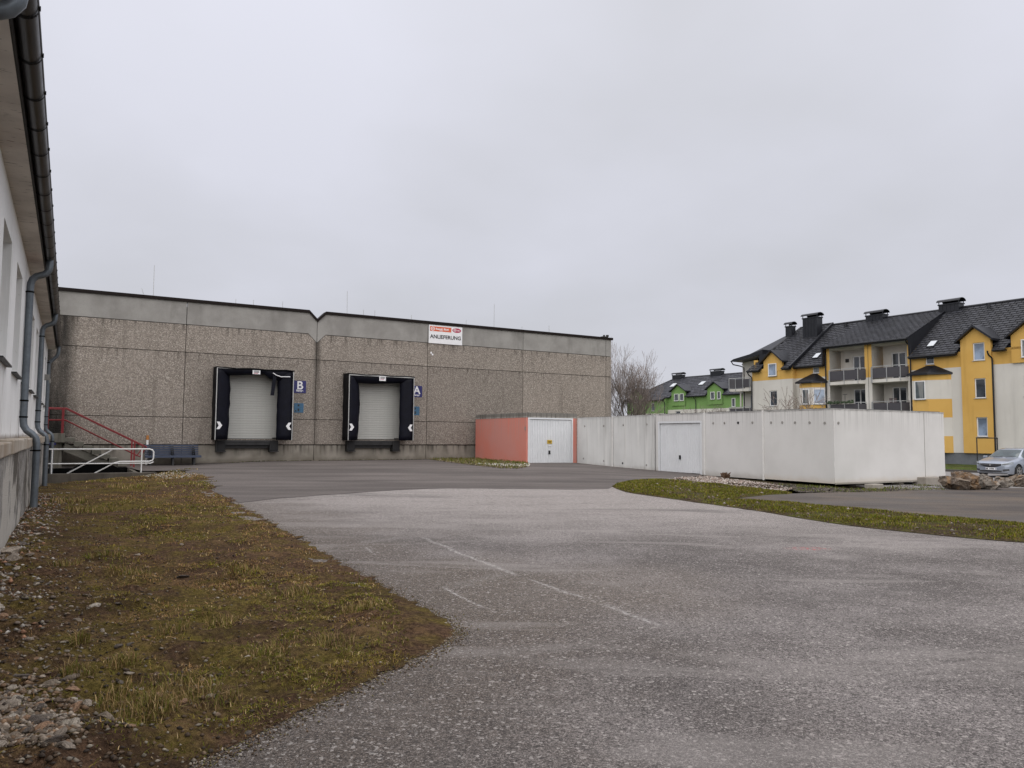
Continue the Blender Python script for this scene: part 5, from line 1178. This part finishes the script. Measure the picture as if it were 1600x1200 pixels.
def build_yellow():
    t = thing('yellow_apartment_house', 'yellow and white apartment house with dark shingle roof and balconies', 'building', (*YO, 0), TY)
    ZB, ZE = 6.78, 7.9; zg = -.6; zp = .52
    sl = .72; ridx, ridz = 5.5, 12.05; ex, ez = -.42, 7.80
    base = MB(); facade(base, .04, -9, 5, zg, zp); facade(base, .04, 5, 15.6, zg, zp); facade(base, -.46, 15.6, 20.2, zg, zp); base.build('base_wall', MAT['greybase'], t)
    # --- right section with windows, tower, section with bay
    def wins(ops, x, glass): 
        for o, g in zip(ops, glass): window(t, x, *o, glass=g)
    o1 = [(-3.55, -2.75, 7.12, 8.35), (-3.6, -2.75, 4.45, 5.85), (-3.6, -2.75, 1.7, 3.1)]
    m = MB(); facade(m, 0, -9, -.8, zp, ZB, o1); m.build('wall', MAT['ywhite'], t)
    m = MB(); facade(m, 0, -9, -.8, ZB, ZE, o1); m.build('wall_band', MAT['yellow'], t); wins(o1[1:], 0, ['glasscurtain', 'glass'])
    gable(t, -4.3, -2.1, 8.68, 9.55, -.14, 'yellow', 2.3); window(t, -.21, -3.55, -2.75, 7.12, 8.35, .04, 'glasscurtain')
    m = MB(); facade(m, -.14, -4.3, -2.1, ZB, 7.9, []); m.build('wall_band', MAT['yellow'], t)
    ot = [(-.38, .42, 7.14, 8.42), (-.37, .38, 4.44, 5.86), (-.40, .34, 1.70, 3.08)]
    m = MB(); facade(m, -.16, -.8, 1.26, zp, 8.68, ot); m.quad((-.16, 1.26, zp), (.1, 1.26, zp), (.1, 1.26, 8.68), (-.16, 1.26, 8.68)); m.quad((-.16, -.8, zp), (.1, -.8, zp), (.1, -.8, 8.68), (-.16, -.8, 8.68)); m.build('stair_tower_wall', MAT['yellow'], t)
    wins(ot[:1], -.16, ['glasssky']); window(t, -.16, *ot[1], glass='glass'); window(t, -.16, *ot[2], glass='glasssky')
    yc = .23; m = MB().add([(-.16, -.8, 8.68), (-.16, 1.26, 8.68), (-.16, yc, 9.52)], [(0, 1, 2)]); m.build('gable_wall', MAT['yellow'], t)
    d = MB()
    for sgn, ye in ((-1, -.8), (1, 1.26)):
        yo = ye+sgn*.28; zo = 8.68-.82*.28
        d.add([(-.5, yc, 9.56), (-.5, yo, zo+.02), (1.1, yo, zo+.02), (2.7, yc, 9.56), (-.5, yc, 9.72), (-.5, yo, zo+.18), (1.1, yo, zo+.18), (2.7, yc, 9.72)], [(0, 1, 2, 3), (4, 5, 6, 7), (0, 1, 5, 4), (1, 2, 6, 5), (2, 3, 7, 6), (3, 0, 4, 7)])
    d.build('dormer_roof', MAT['rooftrim'], t)
    os_ = [(3.27, 3.92, 7.14, 7.74)]
    m = MB(); facade(m, 0, 1.26, 5.05, zp, ZB); m.build('wall', MAT['ywhite'], t)
    m = MB(); facade(m, 0, 1.26, 5.05, ZB, ZE, os_); m.build('wall_band', MAT['yellow'], t); wins(os_, 0, ['glass'])
    W_ = (4.48, 5.88, .8, 0, 'glass')
    bay(t, 2.05, 4.6, 6.42, 7.08, [(.5, 1.73, 'yellow', None), (1.73, 3.1, 'ywhite', (1.75, 3.05, .8, 0, 'glass')), (3.1, 4.48, 'yellow', None), (4.48, 5.9, 'ywhite', W_), (5.9, 6.42, 'yellow', None)], .7, 1.35)
    # --- balcony block, recessed loggias
    yl, ym0, ym1, yr = 12.35, 8.86, 8.25, 5.05; zc = 9.2
    for a, b in ((ym0, yl-.28), (yr+.25, ym1)):
        for zf in (.62, 3.42, 6.22):
            m = MB(); d0 = a+.55 if a > 8 else a+.7
            op = [(d0+.35, d0+1.55, zf+.12, zf+2.25)]
            facade(m, 1.6, a, b, zf, zf+2.78+(.2 if zf > 6 else 0), op, .12)
            m.quad((0, a, zf), (1.6, a, zf), (1.6, a, zf+2.98), (0, a, zf+2.98)); m.quad((0, b, zf), (1.6, b, zf), (1.6, b, zf+2.98), (0, b, zf+2.98))
            m.quad((0, a, zf+2.79), (1.6, a, zf+2.79), (1.6, b, zf+2.79), (0, b, zf+2.79))
            m.build('loggia_wall', MAT['ywhite'], t); window(t, 1.6, *op[0], .12, 'glass', 1, False, .08, 'balcony_door')
            balcony(t, a-.15, b+.12, zf)
    for a, b in ((ym1, ym0), (yl-.28, yl), (yr, yr+.25)):
        MB().box(-.02, 1.7, a, b, 6.45, zc).build('pillar', MAT['yellow'], t); MB().box(-.02, 1.7, a, b, zp-.5, 6.448).build('pillar', MAT['ywhite'], t)
    MB().box(-.03, -.01, (ym0+ym1)/2-.015, (ym0+ym1)/2+.015, 0, zc).build('party_wall_joint', MAT['joint'], t)
    MB().box(.0, .25, yr, yl, zc-.18, zc+.1).build('eave_beam', MAT['ywhite'], t)
    # things on the balconies
    m = MB(); r = random.Random(3)
    for k in range(70):
        y = r.uniform(9.6, 12.0); x = -.55+r.gauss(0, .05); z = 3.42+1.0+abs(r.gauss(0, .08)); m.obox((x, y, z), (r.uniform(.03, .07), 0, .02), (0, r.uniform(.03, .08), 0), (0, .02, .05))
    m.build('balcony_planting', MAT['leafdark'], t)
    for y in (6.9, 7.25): MB().tube([(.9, y, 4.35), (.9, y, 4.75)], [.1, .14], 8).build('flower_pot', MAT['clay'], t)
    MB().tube([(.6, 11.1, 3.5), (.6, 11.1, 5.2)], .02, 5).tube([(.6, 10.9, 5.2), (.6, 11.3, 5.2)], .02, 5).build('drying_stand', MAT['steel'], t)
    MB().box(1.52, 1.58, 11.3, 11.6, 8.0, 8.3).build('wall_ornament', MAT['joint'], t)
    # --- section left of the balconies with bay
    o2 = [(13.1, 13.75, 7.12, 7.66)]
    m = MB(); facade(m, 0, 12.35, 15.6, zp, ZB); m.build('wall', MAT['ywhite'], t)
    m = MB(); facade(m, 0, 12.35, 15.6, ZB, ZE, o2); m.build('wall_band', MAT['yellow'], t); wins(o2, 0, ['glasscurtain'])
    bay(t, 12.42, 14.5, 6.35, 7.1, [(.5, 4.35, 'yellow', None), (4.35, 5.85, 'ywhite', (4.42, 5.74, .66, .95, 'glasssky')), (5.85, 6.35, 'yellow', None)], .8, .85)
    # --- left wing, set forward
    X = -.5; ol = [(17.05, 17.95, 7.1, 8.25), (17.1, 17.95, 4.38, 5.78), (17.1, 17.95, 1.6, 3.0)]
    m = MB(); facade(m, X, 15.42, 19.85, zp, ZB-.02, ol[1:]); m.quad((X, 15.42, zp), (0, 15.42, zp), (0, 15.42, ZB-.02), (X, 15.42, ZB-.02)); m.quad((X, 19.85, zp), (8, 19.85, zp), (8, 19.85, 7.8), (X, 19.85, 7.8)); m.build('wall', MAT['ywhite'], t)
    m = MB(); facade(m, X-.003, 15.42, 19.85, ZB-.02, 7.85, ol[:1]); m.quad((X, 15.42, ZB-.02), (0, 15.42, ZB-.02), (0, 15.42, 7.9), (X, 15.42, 7.9)); m.build('wall_band', MAT['yellow'], t)
    for o in ol[1:]: window(t, X, *o, glass='glass')
    gable(t, 16.5, 18.5, 8.5, 9.35, X-.03, 'yellow', 2.1); window(t, X-.10, 17.05, 17.95, 7.1, 8.25, .04, 'glasssky')
    # end balconies at the far left
    m = MB().box(1.7, 9, 19.86, 22.85, zp, 8.95); m.build('end_wall', MAT['ywhite'], t)
    MB().box(.3, 1.69, 19.86, 20.3, 6.4, 8.8).build('pillar', MAT['yellow'], t); MB().box(.3, 1.69, 19.86, 20.3, zp, 6.398).build('pillar', MAT['ywhite'], t)
    for y in (22.3, 20.9): MB().tube([(.75, y, zp), (.75, y, 6.0)], .08, 8).build('pillar', MAT['ywhite'], t)
    for zf in (3.42, 6.22): balcony(t, 20.5, 23.1, zf, .45, 1.7, .45)
    MB().box(1.6, 1.69, 20.9, 21.8, 3.6, 5.6).build('balcony_door', MAT['glass'], t)
    MB().prism([(19.2, 9.30), (20.6, 9.12), (22.7, 8.86), (23.1, 8.92), (22.7, 9.12), (20.6, 9.45), (19.2, 9.75)], 'x', .2, 8.5).build('end_roof', MAT['rooftrim'], t)
    MB().box(.2, 3.0, 18.6, 19.6, 7.9, 9.3).build('roof_cheek', MAT['rooftrim'], t)
    MB().tube([(.15, 22.9, 8.9), (.3, 22.8, 8.6), (.9, 22.4, 8.45), (1.2, 22.25, 8.3), (1.2, 22.25, 0)], .055, 8).build('downpipe', MAT['rooftrim'], t, auto=True)
    # --- roofs
    rt = MB(); L = math.hypot(ridx-ex, ridz-ez)
    tiles(rt, -9, -4.55, ex, ez, ridx, ridz, seed=1); tiles(rt, -4.55, -1.85, .12, ez+.54*sl, ridx, ridz, seed=6); tiles(rt, -1.85, -1.02, ex, ez, ridx, ridz, seed=7); tiles(rt, -1.02, 1.48, .12, ez+.54*sl, ridx, ridz, seed=2); tiles(rt, 1.48, 5.0, ex, ez, ridx, ridz, seed=3)
    tiles(rt, 5.0, 12.4, -.5, 9.28, ridx, ridz, row=.34, seed=4)
    tiles(rt, 12.4, 15.5, ex, ez, ridx, ridz, seed=5)
    lx, lz = X-.42, 7.72; lrz = lz+(ridx-lx)*((ridz+.12-lz)/(ridx-lx))
    Lw = math.hypot(ridx-lx, ridz+.12-lz)
    hip = lambda y, u: y < 20.15-(u/Lw)*1.25 and not (y > 19.0 and u < 1.6 and False)
    tiles(rt, 15.42, 16.25, lx, lz, ridx, ridz+.12, seed=8); tiles(rt, 18.75, 20.1, lx, lz, ridx, ridz+.12, seed=9, keep=hip)
    kx = .1; tiles(rt, 16.25, 18.75, kx, lz+(kx-lx)*((ridz+.12-lz)/(ridx-lx)), ridx, ridz+.12, seed=10, keep=lambda y, u: True)
    o = rt.build('roof_tiles', MAT['tile'], t); o['kind'] = 'stuff'
    sb = MB()
    def slab(y0, y1, a, za, b=ridx, zb=ridz): sb.prism([(a+.02, za-.10), (b, zb-.08), (b, zb-.25), (a+.02, za-.2)], 'y', y0, y1)
    slab(-9, -1.02, .05, ez+.47*sl-.02); slab(-1.02, 1.48, .05, ez+.47*sl-.02); slab(1.48, 5, ex, ez); slab(5, 12.4, -.5, 9.28); slab(12.4, 15.5, ex, ez); slab(15.42, 16.25, lx, lz, ridx, ridz+.1); slab(16.25, 18.75, .1, lz+(.1-lx)*.7, ridx, ridz+.1); slab(18.75, 19.4, lx, lz, ridx, ridz+.1)
    sb.prism([(ridx, ridz-.1), (11.4, 7.8), (11.3, 7.6), (ridx, ridz-.3)], 'y', -9, 19.0)
    roof = sb.build('roof', MAT['rooftrim'], t)
    MB().tube([(ridx, -9, ridz+.02), (ridx, 15.45, ridz+.02)], .11, 8).tube([(ridx, 15.45, ridz+.14), (ridx, 18.9, ridz+.14)], .11, 8).tube([(ridx, 18.9, ridz+.14), (2.0, 19.75, 9.75), (1.2, 21.0, 9.5)], .11, 8).build('ridge_cap', MAT['rooftrim'], roof, auto=True)
    e_ = MB(); e_.add([(ridx, 18.9, ridz+.12), (1.4, 19.8, 9.5), (1.0, 22.6, 9.15), (9.6, 22.6, 9.15), (9.6, 19.8, 9.5)], [(0, 1, 2), (0, 2, 3), (0, 3, 4)]); e_.build('hip_roof', MAT['rooftrim'], roof)
    m = MB(); m.bar((lx, 15.40, lz+.03), (ridx, 15.40, ridz+.16), .14, .22); m.bar((ex, 12.4, ez), (-.4, 12.4, 9.3), .1, .3); m.build('verge_board', MAT['rooftrim'], roof)
    m = MB().add([(ex, 12.42, ez), (-.5, 12.42, 9.28), (ridx, 12.42, ridz)], [(0, 1, 2)]).add([(ex, 4.98, ez), (-.5, 4.98, 9.28), (ridx, 4.98, ridz)], [(0, 1, 2)]); m.build('roof_cheek', MAT['rooftrim'], roof)
    for a, b, xx, zz in ((-9, -4.6, ex, ez), (-1.85, -1.02, ex, ez), (1.48, 5.0, ex, ez), (5.0, 12.4, -.5, 9.28), (12.4, 15.35, ex, ez), (15.42, 16.25, lx, lz), (18.75, 20.1, lx, lz)): eave(t, a, b, xx, zz)
    for y, a, b in ((-.72, 7.75, zg), (5.14, 9.2, zg), (12.5, 9.2, zg), (19.95, 7.65, zg)): pipe(t, y, a, b, -.14 if y < 15 else -.62, -.47 if y < 15 else -1.0)
    for y, x, z, m_ in ((3.55, .5, 0, sl), (13.55, .42, 0, sl)):
        zz = ez+(x-ex)*m_; q = MB().obox((x+.33, y+.25, zz+.33*m_+.07), (.36, 0, .36*m_), (0, .30, 0), (-.03*m_, 0, .03)).build('skylight', MAT['rooftrim'], roof)
        MB().obox((x+.33-.04, y+.25, zz+.33*m_+.115), (.30, 0, .30*m_), (0, .24, 0), (-.008*m_, 0, .008)).build('pane', MAT['skylight'], q)
    chimney(t, 4.0, 15.75, 17.3, 10.4, 12.75, .8); chimney(t, 4.4, 18.9, 19.6, 10.6, 12.3, .6, False)
    chimney(t, 5.5, 10.3, 11.9, 11.8, 12.42, .8); chimney(t, 5.5, 3.9, 5.5, 11.8, 12.48, .8)
    for y in (1.57, 13.7): MB().tube([(4.9, y, 11.5), (4.9, y, 11.95)], [.13, .13], 8).tube([(4.9, y, 11.95), (4.9, y, 12.03)], .19, 8).build('roof_vent', MAT['rooftrim'], roof)
    # pipe frame in front of the plinth
    q = thing('pipe_barrier', 'grey pipe barrier in front of the yellow house beside the car', 'barrier', (30.97, 50, -.4), .2)
    for x in (0, 1.6): MB().tube([(x, 0, 0), (x, 0, 2.0)], .035, 8).build('post', MAT['steel'], q)
    MB().tube([(-.03, 0, 2.0), (1.63, 0, 2.0)], .035, 8).build('rail', MAT['steel'], q)

def build_green():
    o = (25.784, 115.); th = TY+.03
    t = thing('green_apartment_house', 'green apartment house with dark roof behind the garages', 'building', (*o, 0), th)
    ZB, ZE = 5.72, 7.75; ridx, ridz, ex, ez = 5.0, 11.15, -.4, 7.7; sl = (ridz-ez)/(ridx-ex)
    m = MB(); facade(m, 0, -14, 2.5, -1, ZB, [(-.1, .9, 4.3, 5.5)]); m.build('wall', MAT['ywhite'], t); window(t, 0, -.1, .9, 4.3, 5.5)
    op = []; 
    m = MB(); facade(m, 0, -14, 2.5, ZB, ZE); m.build('wall', MAT['green'], t)
    m = MB(); facade(m, -.5, 2.5, 11.2, 5.2, 7.4, [(4.9, 5.6, 5.6, 6.9)]); m.quad((-.5, 2.5, 5.2), (0, 2.5, 5.2), (0, 2.5, 7.7), (-.5, 2.5, 7.7)); m.build('wall', MAT['green'], t); window(t, -.5, 4.9, 5.6, 5.6, 6.9)
    m = MB(); facade(m, -.5, 2.5, 11.2, -1, 5.2); m.build('wall', MAT['ywhite'], t)
    m = MB().quad((-.5, 11.2, -1), (9, 11.2, -1), (9, 11.2, 7.4), (-.5, 11.2, 7.4)); m.build('end_wall', MAT['green'], t)
    for y0, y1, ws in ((-1.25, 1.55, ((.05, .95), (-1.0, -.2))), (-8.4, -5.6, ((-7.0, -6.25), (-8.1, -7.5)))):
        gable(t, y0, y1, 8.6, 9.5, -.15, 'green', 2.4); m = MB(); facade(m, -.14, y0, y1, 6.3, 7.7); m.build('wall', MAT['green'], t)
        for a, b in ws: window(t, -.21, a, b, 7.05, 8.15, .04)
    gable(t, 7.5, 10.2, 8.35, 9.3, -.65, 'green', 1.6); window(t, -.72, 8.5, 9.2, 7.0, 8.1, .04)
    window(t, -.06, -10.6, -10.0, 5.85, 7.1, .04)
    rt = MB(); tone = (.034, .035, .043)
    tiles(rt, -14, -8.6, ex, ez, ridx, ridz, .5, .62, seed=11, tone=tone); tiles(rt, -8.6, -5.4, .1, ez+.5*sl, ridx, ridz, .5, .62, seed=12, tone=tone); tiles(rt, -5.4, -1.4, ex, ez, ridx, ridz, .5, .62, seed=13, tone=tone); tiles(rt, -1.4, 1.75, .1, ez+.5*sl, ridx, ridz, .5, .62, seed=14, tone=tone); tiles(rt, 1.75, 2.8, ex, ez, ridx, ridz, .5, .62, seed=15, tone=tone)
    Lw = math.hypot(ridx+.9, ridz-7.35); tiles(rt, 2.7, 11.6, -.9, 7.35, ridx, ridz, .5, .62, seed=16, tone=tone, keep=lambda y, u: y < 11.6-u/Lw*6.2 and not (7.3 < y < 10.4 and u < 1.2))
    q = rt.build('roof_tiles', MAT['tile'], t); q['kind'] = 'stuff'
    sb = MB().prism([(.1, ez+.3), (ridx, ridz-.08), (10.4, ez), (10, ez-.2), (ridx, ridz-.3), (.1, ez)], 'y', -14, 2.7); sb.add([(-.9, 2.7, 7.27), (-.9, 11.6, 7.27), (ridx, 5.4, ridz-.06), (ridx, 2.7, ridz-.06), (10.9, 11.6, 7.27), (10.9, 2.7, 7.27)], [(0, 1, 2, 3), (1, 4, 2), (2, 4, 5, 3)]); roof = sb.build('roof', MAT['rooftrim'], t)
    MB().tube([(ridx, -14, ridz), (ridx, 5.4, ridz), (-.9, 11.6, 7.4)], .11, 6).build('ridge_cap', MAT['rooftrim'], roof, auto=True)
    for a, b, xx, zz in ((-14, -8.6, ex, ez), (-5.4, -1.4, ex, ez), (1.75, 2.7, ex, ez), (2.7, 7.3, -.9, 7.35), (10.4, 11.6, -.9, 7.35)): eave(t, a, b, xx, zz)
    for y, a in ((2.75, 7.4), (-3.2, 7.6), (7.2, 7.2)): pipe(t, y, a, 0, -.12 if y < 2.6 else -.6, -.45 if y < 2.6 else -.95)
    chimney(t, 5, 3.9, 5.9, 10.9, 11.6, .9, False); chimney(t, 5, -4.1, -2.1, 10.9, 11.7, .9, False); chimney(t, 3.4, -11.6, -9.6, 10.0, 11.9, .9, False)
    for y, x in ((3.9, 2.7), (-2.1, 2.7)):
        z = ez+(x-ex)*sl; MB().obox((x, y, z+.13), (.42, 0, .42*sl), (0, .40, 0), (-.03*sl, 0, .03)).build('skylight', MAT['skylight'], roof)

# ------------------------------------------------------------------ car
def build_car():
    t = thing('parked_car', 'silver hatchback car parked behind the boulders', 'car', (23.85, 37.45, -.385), TH)
    L = 4.37; I = np.interp
    ztop = lambda x: float(I(x, [0, .05, .14, .3, .7, 1.05, 1.25, 1.6, 1.95, 2.2, 2.6, 3.2, 3.7, 3.95, 4.2, 4.3, 4.37], [.66, .72, .77, .82, .90, .965, 1.02, 1.23, 1.405, 1.455, 1.48, 1.46, 1.38, 1.27, 1.02, .96, .85]))
    wmax = lambda x: float(I(x, [0, .04, .10, .18, .3, .5, .8, 1.2, 2.2, 3.3, 3.9, 4.2, 4.32, 4.37], [.50, .62, .71, .77, .82, .865, .89, .90, .905, .90, .87, .80, .72, .62]))
    belt = lambda x: float(I(x, [0, .1, .3, .7, 1.1, 2, 3.2, 3.9, 4.37], [.60, .67, .75, .83, .90, .95, 1.0, 1.02, .84]))
    wtop = lambda x: float(I(x, [0, .1, .3, .8, 1.1, 1.3, 1.95, 2.5, 3.4, 3.8, 4.2, 4.37], [.46, .64, .72, .76, .76, .74, .60, .58, .56, .55, .55, .5]))
    WX = (.86, 3.52); AR = .365
    def zlow(x):
        z = .19+.05*max(0, .25-x)
        for wx in WX:
            if abs(x-wx) < AR: z = max(z, .315+math.sqrt(AR*AR-(x-wx)**2))
        return z
    xs = sorted(set([round(q, 3) for q in list(np.linspace(0, .3, 9))+list(np.linspace(.3, L, 62))]+[round(w+s*(AR-e), 3) for w in WX for s in (-1, 1) for e in (0, .004, .02, .05)]))
    m = MB(); rings = []
    for x in xs:
        zl, w, b, zt, wt = zlow(x), wmax(x), belt(x), ztop(x), wtop(x); zl = min(zl, b-.06); zm = max(zl+.02, .52)
        zm = min(zm, b-.03); top_edge = zt-.045 if zt > b+.08 else zt-.012
        half = [(0, zl), (w*.80, zl), (w*.955, zl), (w*1.0, zm), (w*.995, (zm+b)/2+.02), (w*.965, b), (w*.945, b+.015), (wt+.0, max(top_edge, b+.02)), (wt*.90, max(zt-.012, b+.025)), (wt*.5, max(zt-.002, b+.028)), (0, max(zt, b+.03))]
        ring = [(x, y, z) for y, z in half]+[(x, -y, z) for y, z in half[-2:0:-1]]; rings.append(ring)
    n = len(rings[0]); V = [p for r in rings for p in r]; F = []; MI = []
    for i in range(len(xs)-1):
        xm = (xs[i]+xs[i+1])/2
        for j in range(n):
            jj = j if j < 10 else n-1-j; mi = 0
            if jj == 6 and 1.42 < xm < 3.72 and not (2.36 < xm < 2.44): mi = 1             # side windows
            if jj in (8, 9) and (1.20 < xm < 1.93 or 3.86 < xm < 4.18): mi = 1             # windscreen, rear window
            if jj == 7 and 1.24 < xm < 1.9: mi = 1 if False else 0
            if jj == 0: mi = 2
            if jj == 1 and any(abs(xm-w_) < AR for w_ in WX): mi = 2
            F.append((i*n+j, i*n+(j+1) % n, (i+1)*n+(j+1) % n, (i+1)*n+j)); MI.append(mi)
    m.add(V, F); m.m = MI; m.f += [tuple(range(n)), tuple(range((len(xs)-1)*n, len(xs)*n))]; m.m += [0, 0]
    m.build('body', [MAT['paint'], MAT['carglass'], MAT['blackplastic']], t, auto=True)
    fx = lambda y: float(I(abs(y), [0, .5, .62, .71, .77, .82, .865, .89], [-.03, -.0, .04, .10, .18, .3, .5, .8]))
    def patch(name, ys, zlo, zhi, mat, off=.012, th=.02, parent=t):
        q = MB(); k = len(ys); V = []
        for i, y in enumerate(ys):
            x = fx(y)-off; a = zlo(i/(k-1)) if callable(zlo) else zlo; b = zhi(i/(k-1)) if callable(zhi) else zhi
            V += [(x, y, a), (x+.015, y, b), (x+th+.02, y, a), (x+th+.03, y, b)]
        F = []
        for i in range(k-1): F += [(4*i, 4*i+1, 4*i+5, 4*i+4), (4*i+1, 4*i+3, 4*i+7, 4*i+5), (4*i, 4*i+4, 4*i+6, 4*i+2)]
        F += [(0, 1, 3, 2), (4*k-4, 4*k-3, 4*k-1, 4*k-2)]
        return q.add(V, F).build(name, MAT[mat], parent)
    lin = lambda a, b, n_=9: list(np.linspace(a, b, n_))
    g = patch('grille', lin(-.50, .50, 13), lambda u: .52+.10*abs(2*u-1)**2, lambda u: .70, 'blackplastic', .022)
    patch('chrome_bar', lin(-.50, .50, 13), lambda u: .662-.03*math.sin(u*PI), lambda u: .671-.03*math.sin(u*PI), 'chrome', .026, .02, g)
    MB().tube([(fx(0)-.045, 0, .635), (fx(0)-.02, 0, .635)], .045, 14).build('round_badge', MAT['chrome'], g)
    patch('lower_intake', lin(-.52, .52, 11), .285, .365, 'blackplastic', .016); patch('splitter', lin(-.70, .70, 13), .20, .245, 'blackplastic', .02)
    for s in (-1, 1):
        h = patch('headlight', [s*q for q in lin(.50, .845, 9)], lambda u: .60+.065*u, lambda u: .70+.095*u, 'lamp', .014)
        patch('lamp_bezel', [s*q for q in lin(.53, .76, 6)], lambda u: .635+.05*u, lambda u: .675+.05*u, 'blackplastic', .018, .01, h)
        patch('fog_light', [s*q for q in lin(.54, .76, 6)], lambda u: .34+.02*u, lambda u: .42+.03*u, 'blackplastic', .014)
        patch('chrome_blade', [s*q for q in lin(.50, .74, 6)], lambda u: .318+.0*u, lambda u: .328, 'chrome', .02)
        # door mirror
        MB().obox((1.46, s*.985, .985), (.07, 0, .01), (0, .10, 0), (-.01, 0, .065)).build('wing_mirror', MAT['paint'], t, bevel=.03); MB().obox((1.45, s*.93, .95), (.05, 0, 0), (0, .06, 0), (0, 0, .03)).build('mirror_foot', MAT['blackplastic'], t)
        for x in (1.42, 2.40, 3.30):
            MB().bar((x, s*.912, .30), (x, s*.905, .92), .012, .012).build('door_gap', MAT['blackplastic'], t)
        for x in (2.18, 3.05): MB().box(x, x+.2, s*.905, s*.925, .855, .885).build('door_handle', MAT['paint'], t)
        MB().box(1.25, 3.12, s*.88, s*.915, .17, .235).build('sill_trim', MAT['blackplastic'], t)
        for wx in WX:
            V = []; q = MB(); y0, y1 = s*.70, s*.885
            w = MB().tube([(wx, y0, .315), (wx, s*.72, .315), (wx, s*.86, .315), (wx, y1, .315)], [.29, .315, .315, .295], 28).build('wheel', MAT['tyre'], t, auto=True)
            rim = MB()
            rim.tube([(wx, y1-s*.03, .315), (wx, y1+s*.004, .315)], .205, 24).build('rim_disc', MAT['blackplastic'], w)
            sp = MB()
            for k in range(5):
                a = 2*PI*k/5+.3; c_ = Vector((wx, y1+s*.006, .315)); u = Vector((math.cos(a), 0, math.sin(a))); v2 = Vector((-math.sin(a), 0, math.cos(a)))
                sp.obox(c_+u*.11, u*.10, v2*.028, Vector((0, .012, 0)))
            for k in range(20):
                a, b = 2*PI*k/20, 2*PI*(k+1)/20; sp.bar((wx+.205*math.cos(a), y1+s*.008, .315+.205*math.sin(a)), (wx+.205*math.cos(b), y1+s*.008, .315+.205*math.sin(b)), .025, .025)
            sp.tube([(wx, y1, .315), (wx, y1+s*.025, .315)], .045, 10); sp.build('rim', MAT['rim'], w)
    p = patch('number_plate', lin(-.26, .26, 5), .39, .50, 'signwhite', .024)
    r = random.Random(8)
    for k in range(7):
        if k == 2: continue
        y = .19-.058*k; MB().box(fx(y)-.030, fx(y)-.0245, y-.017, y+.017, .415, .48).build('plate_character', MAT['ink'], p)
    for y in (-.255, .235): MB().box(fx(y)-.030, fx(y)-.0245, y, y+.02, .395, .495).build('plate_edge', MAT['navy'], p)
    for a in (-.1, .45): MB().bar((1.16, a, 1.015), (1.22, a-.42, 1.04), .02, .015).build('wiper', MAT['blackplastic'], t)
    MB().tube([(3.55, 0, 1.42), (3.75, 0, 1.58)], .008, 5).build('aerial', MAT['blackplastic'], t)
    # interior hints through the windscreen
    for s in (-1, 1): patch('rear_light', [s*.7, s*.74, s*.78], .75, .9, 'redprint', -4.33)

# ------------------------------------------------------------------ build all
mats()
MAT['asph'] = m_asphalt_old(); MAT['asph2'] = m_asphalt_new(); MAT['asph3'] = m_asphalt_new('pad_asphalt', (.056, .048, .044), (.10, .088, .079), .5)
build_ground()
build_warehouse()
build_dock(1.24, 3.44, True, 'black truck dock with torn top curtain beside the letter B sign')
build_dock(7.40, 3.46, False, 'black truck dock with intact top curtain beside the letter A sign')
build_old_house(); build_garages(); build_yellow(); build_green()
build_stairs(); build_signs(); build_boulders(); build_plants(); build_car()
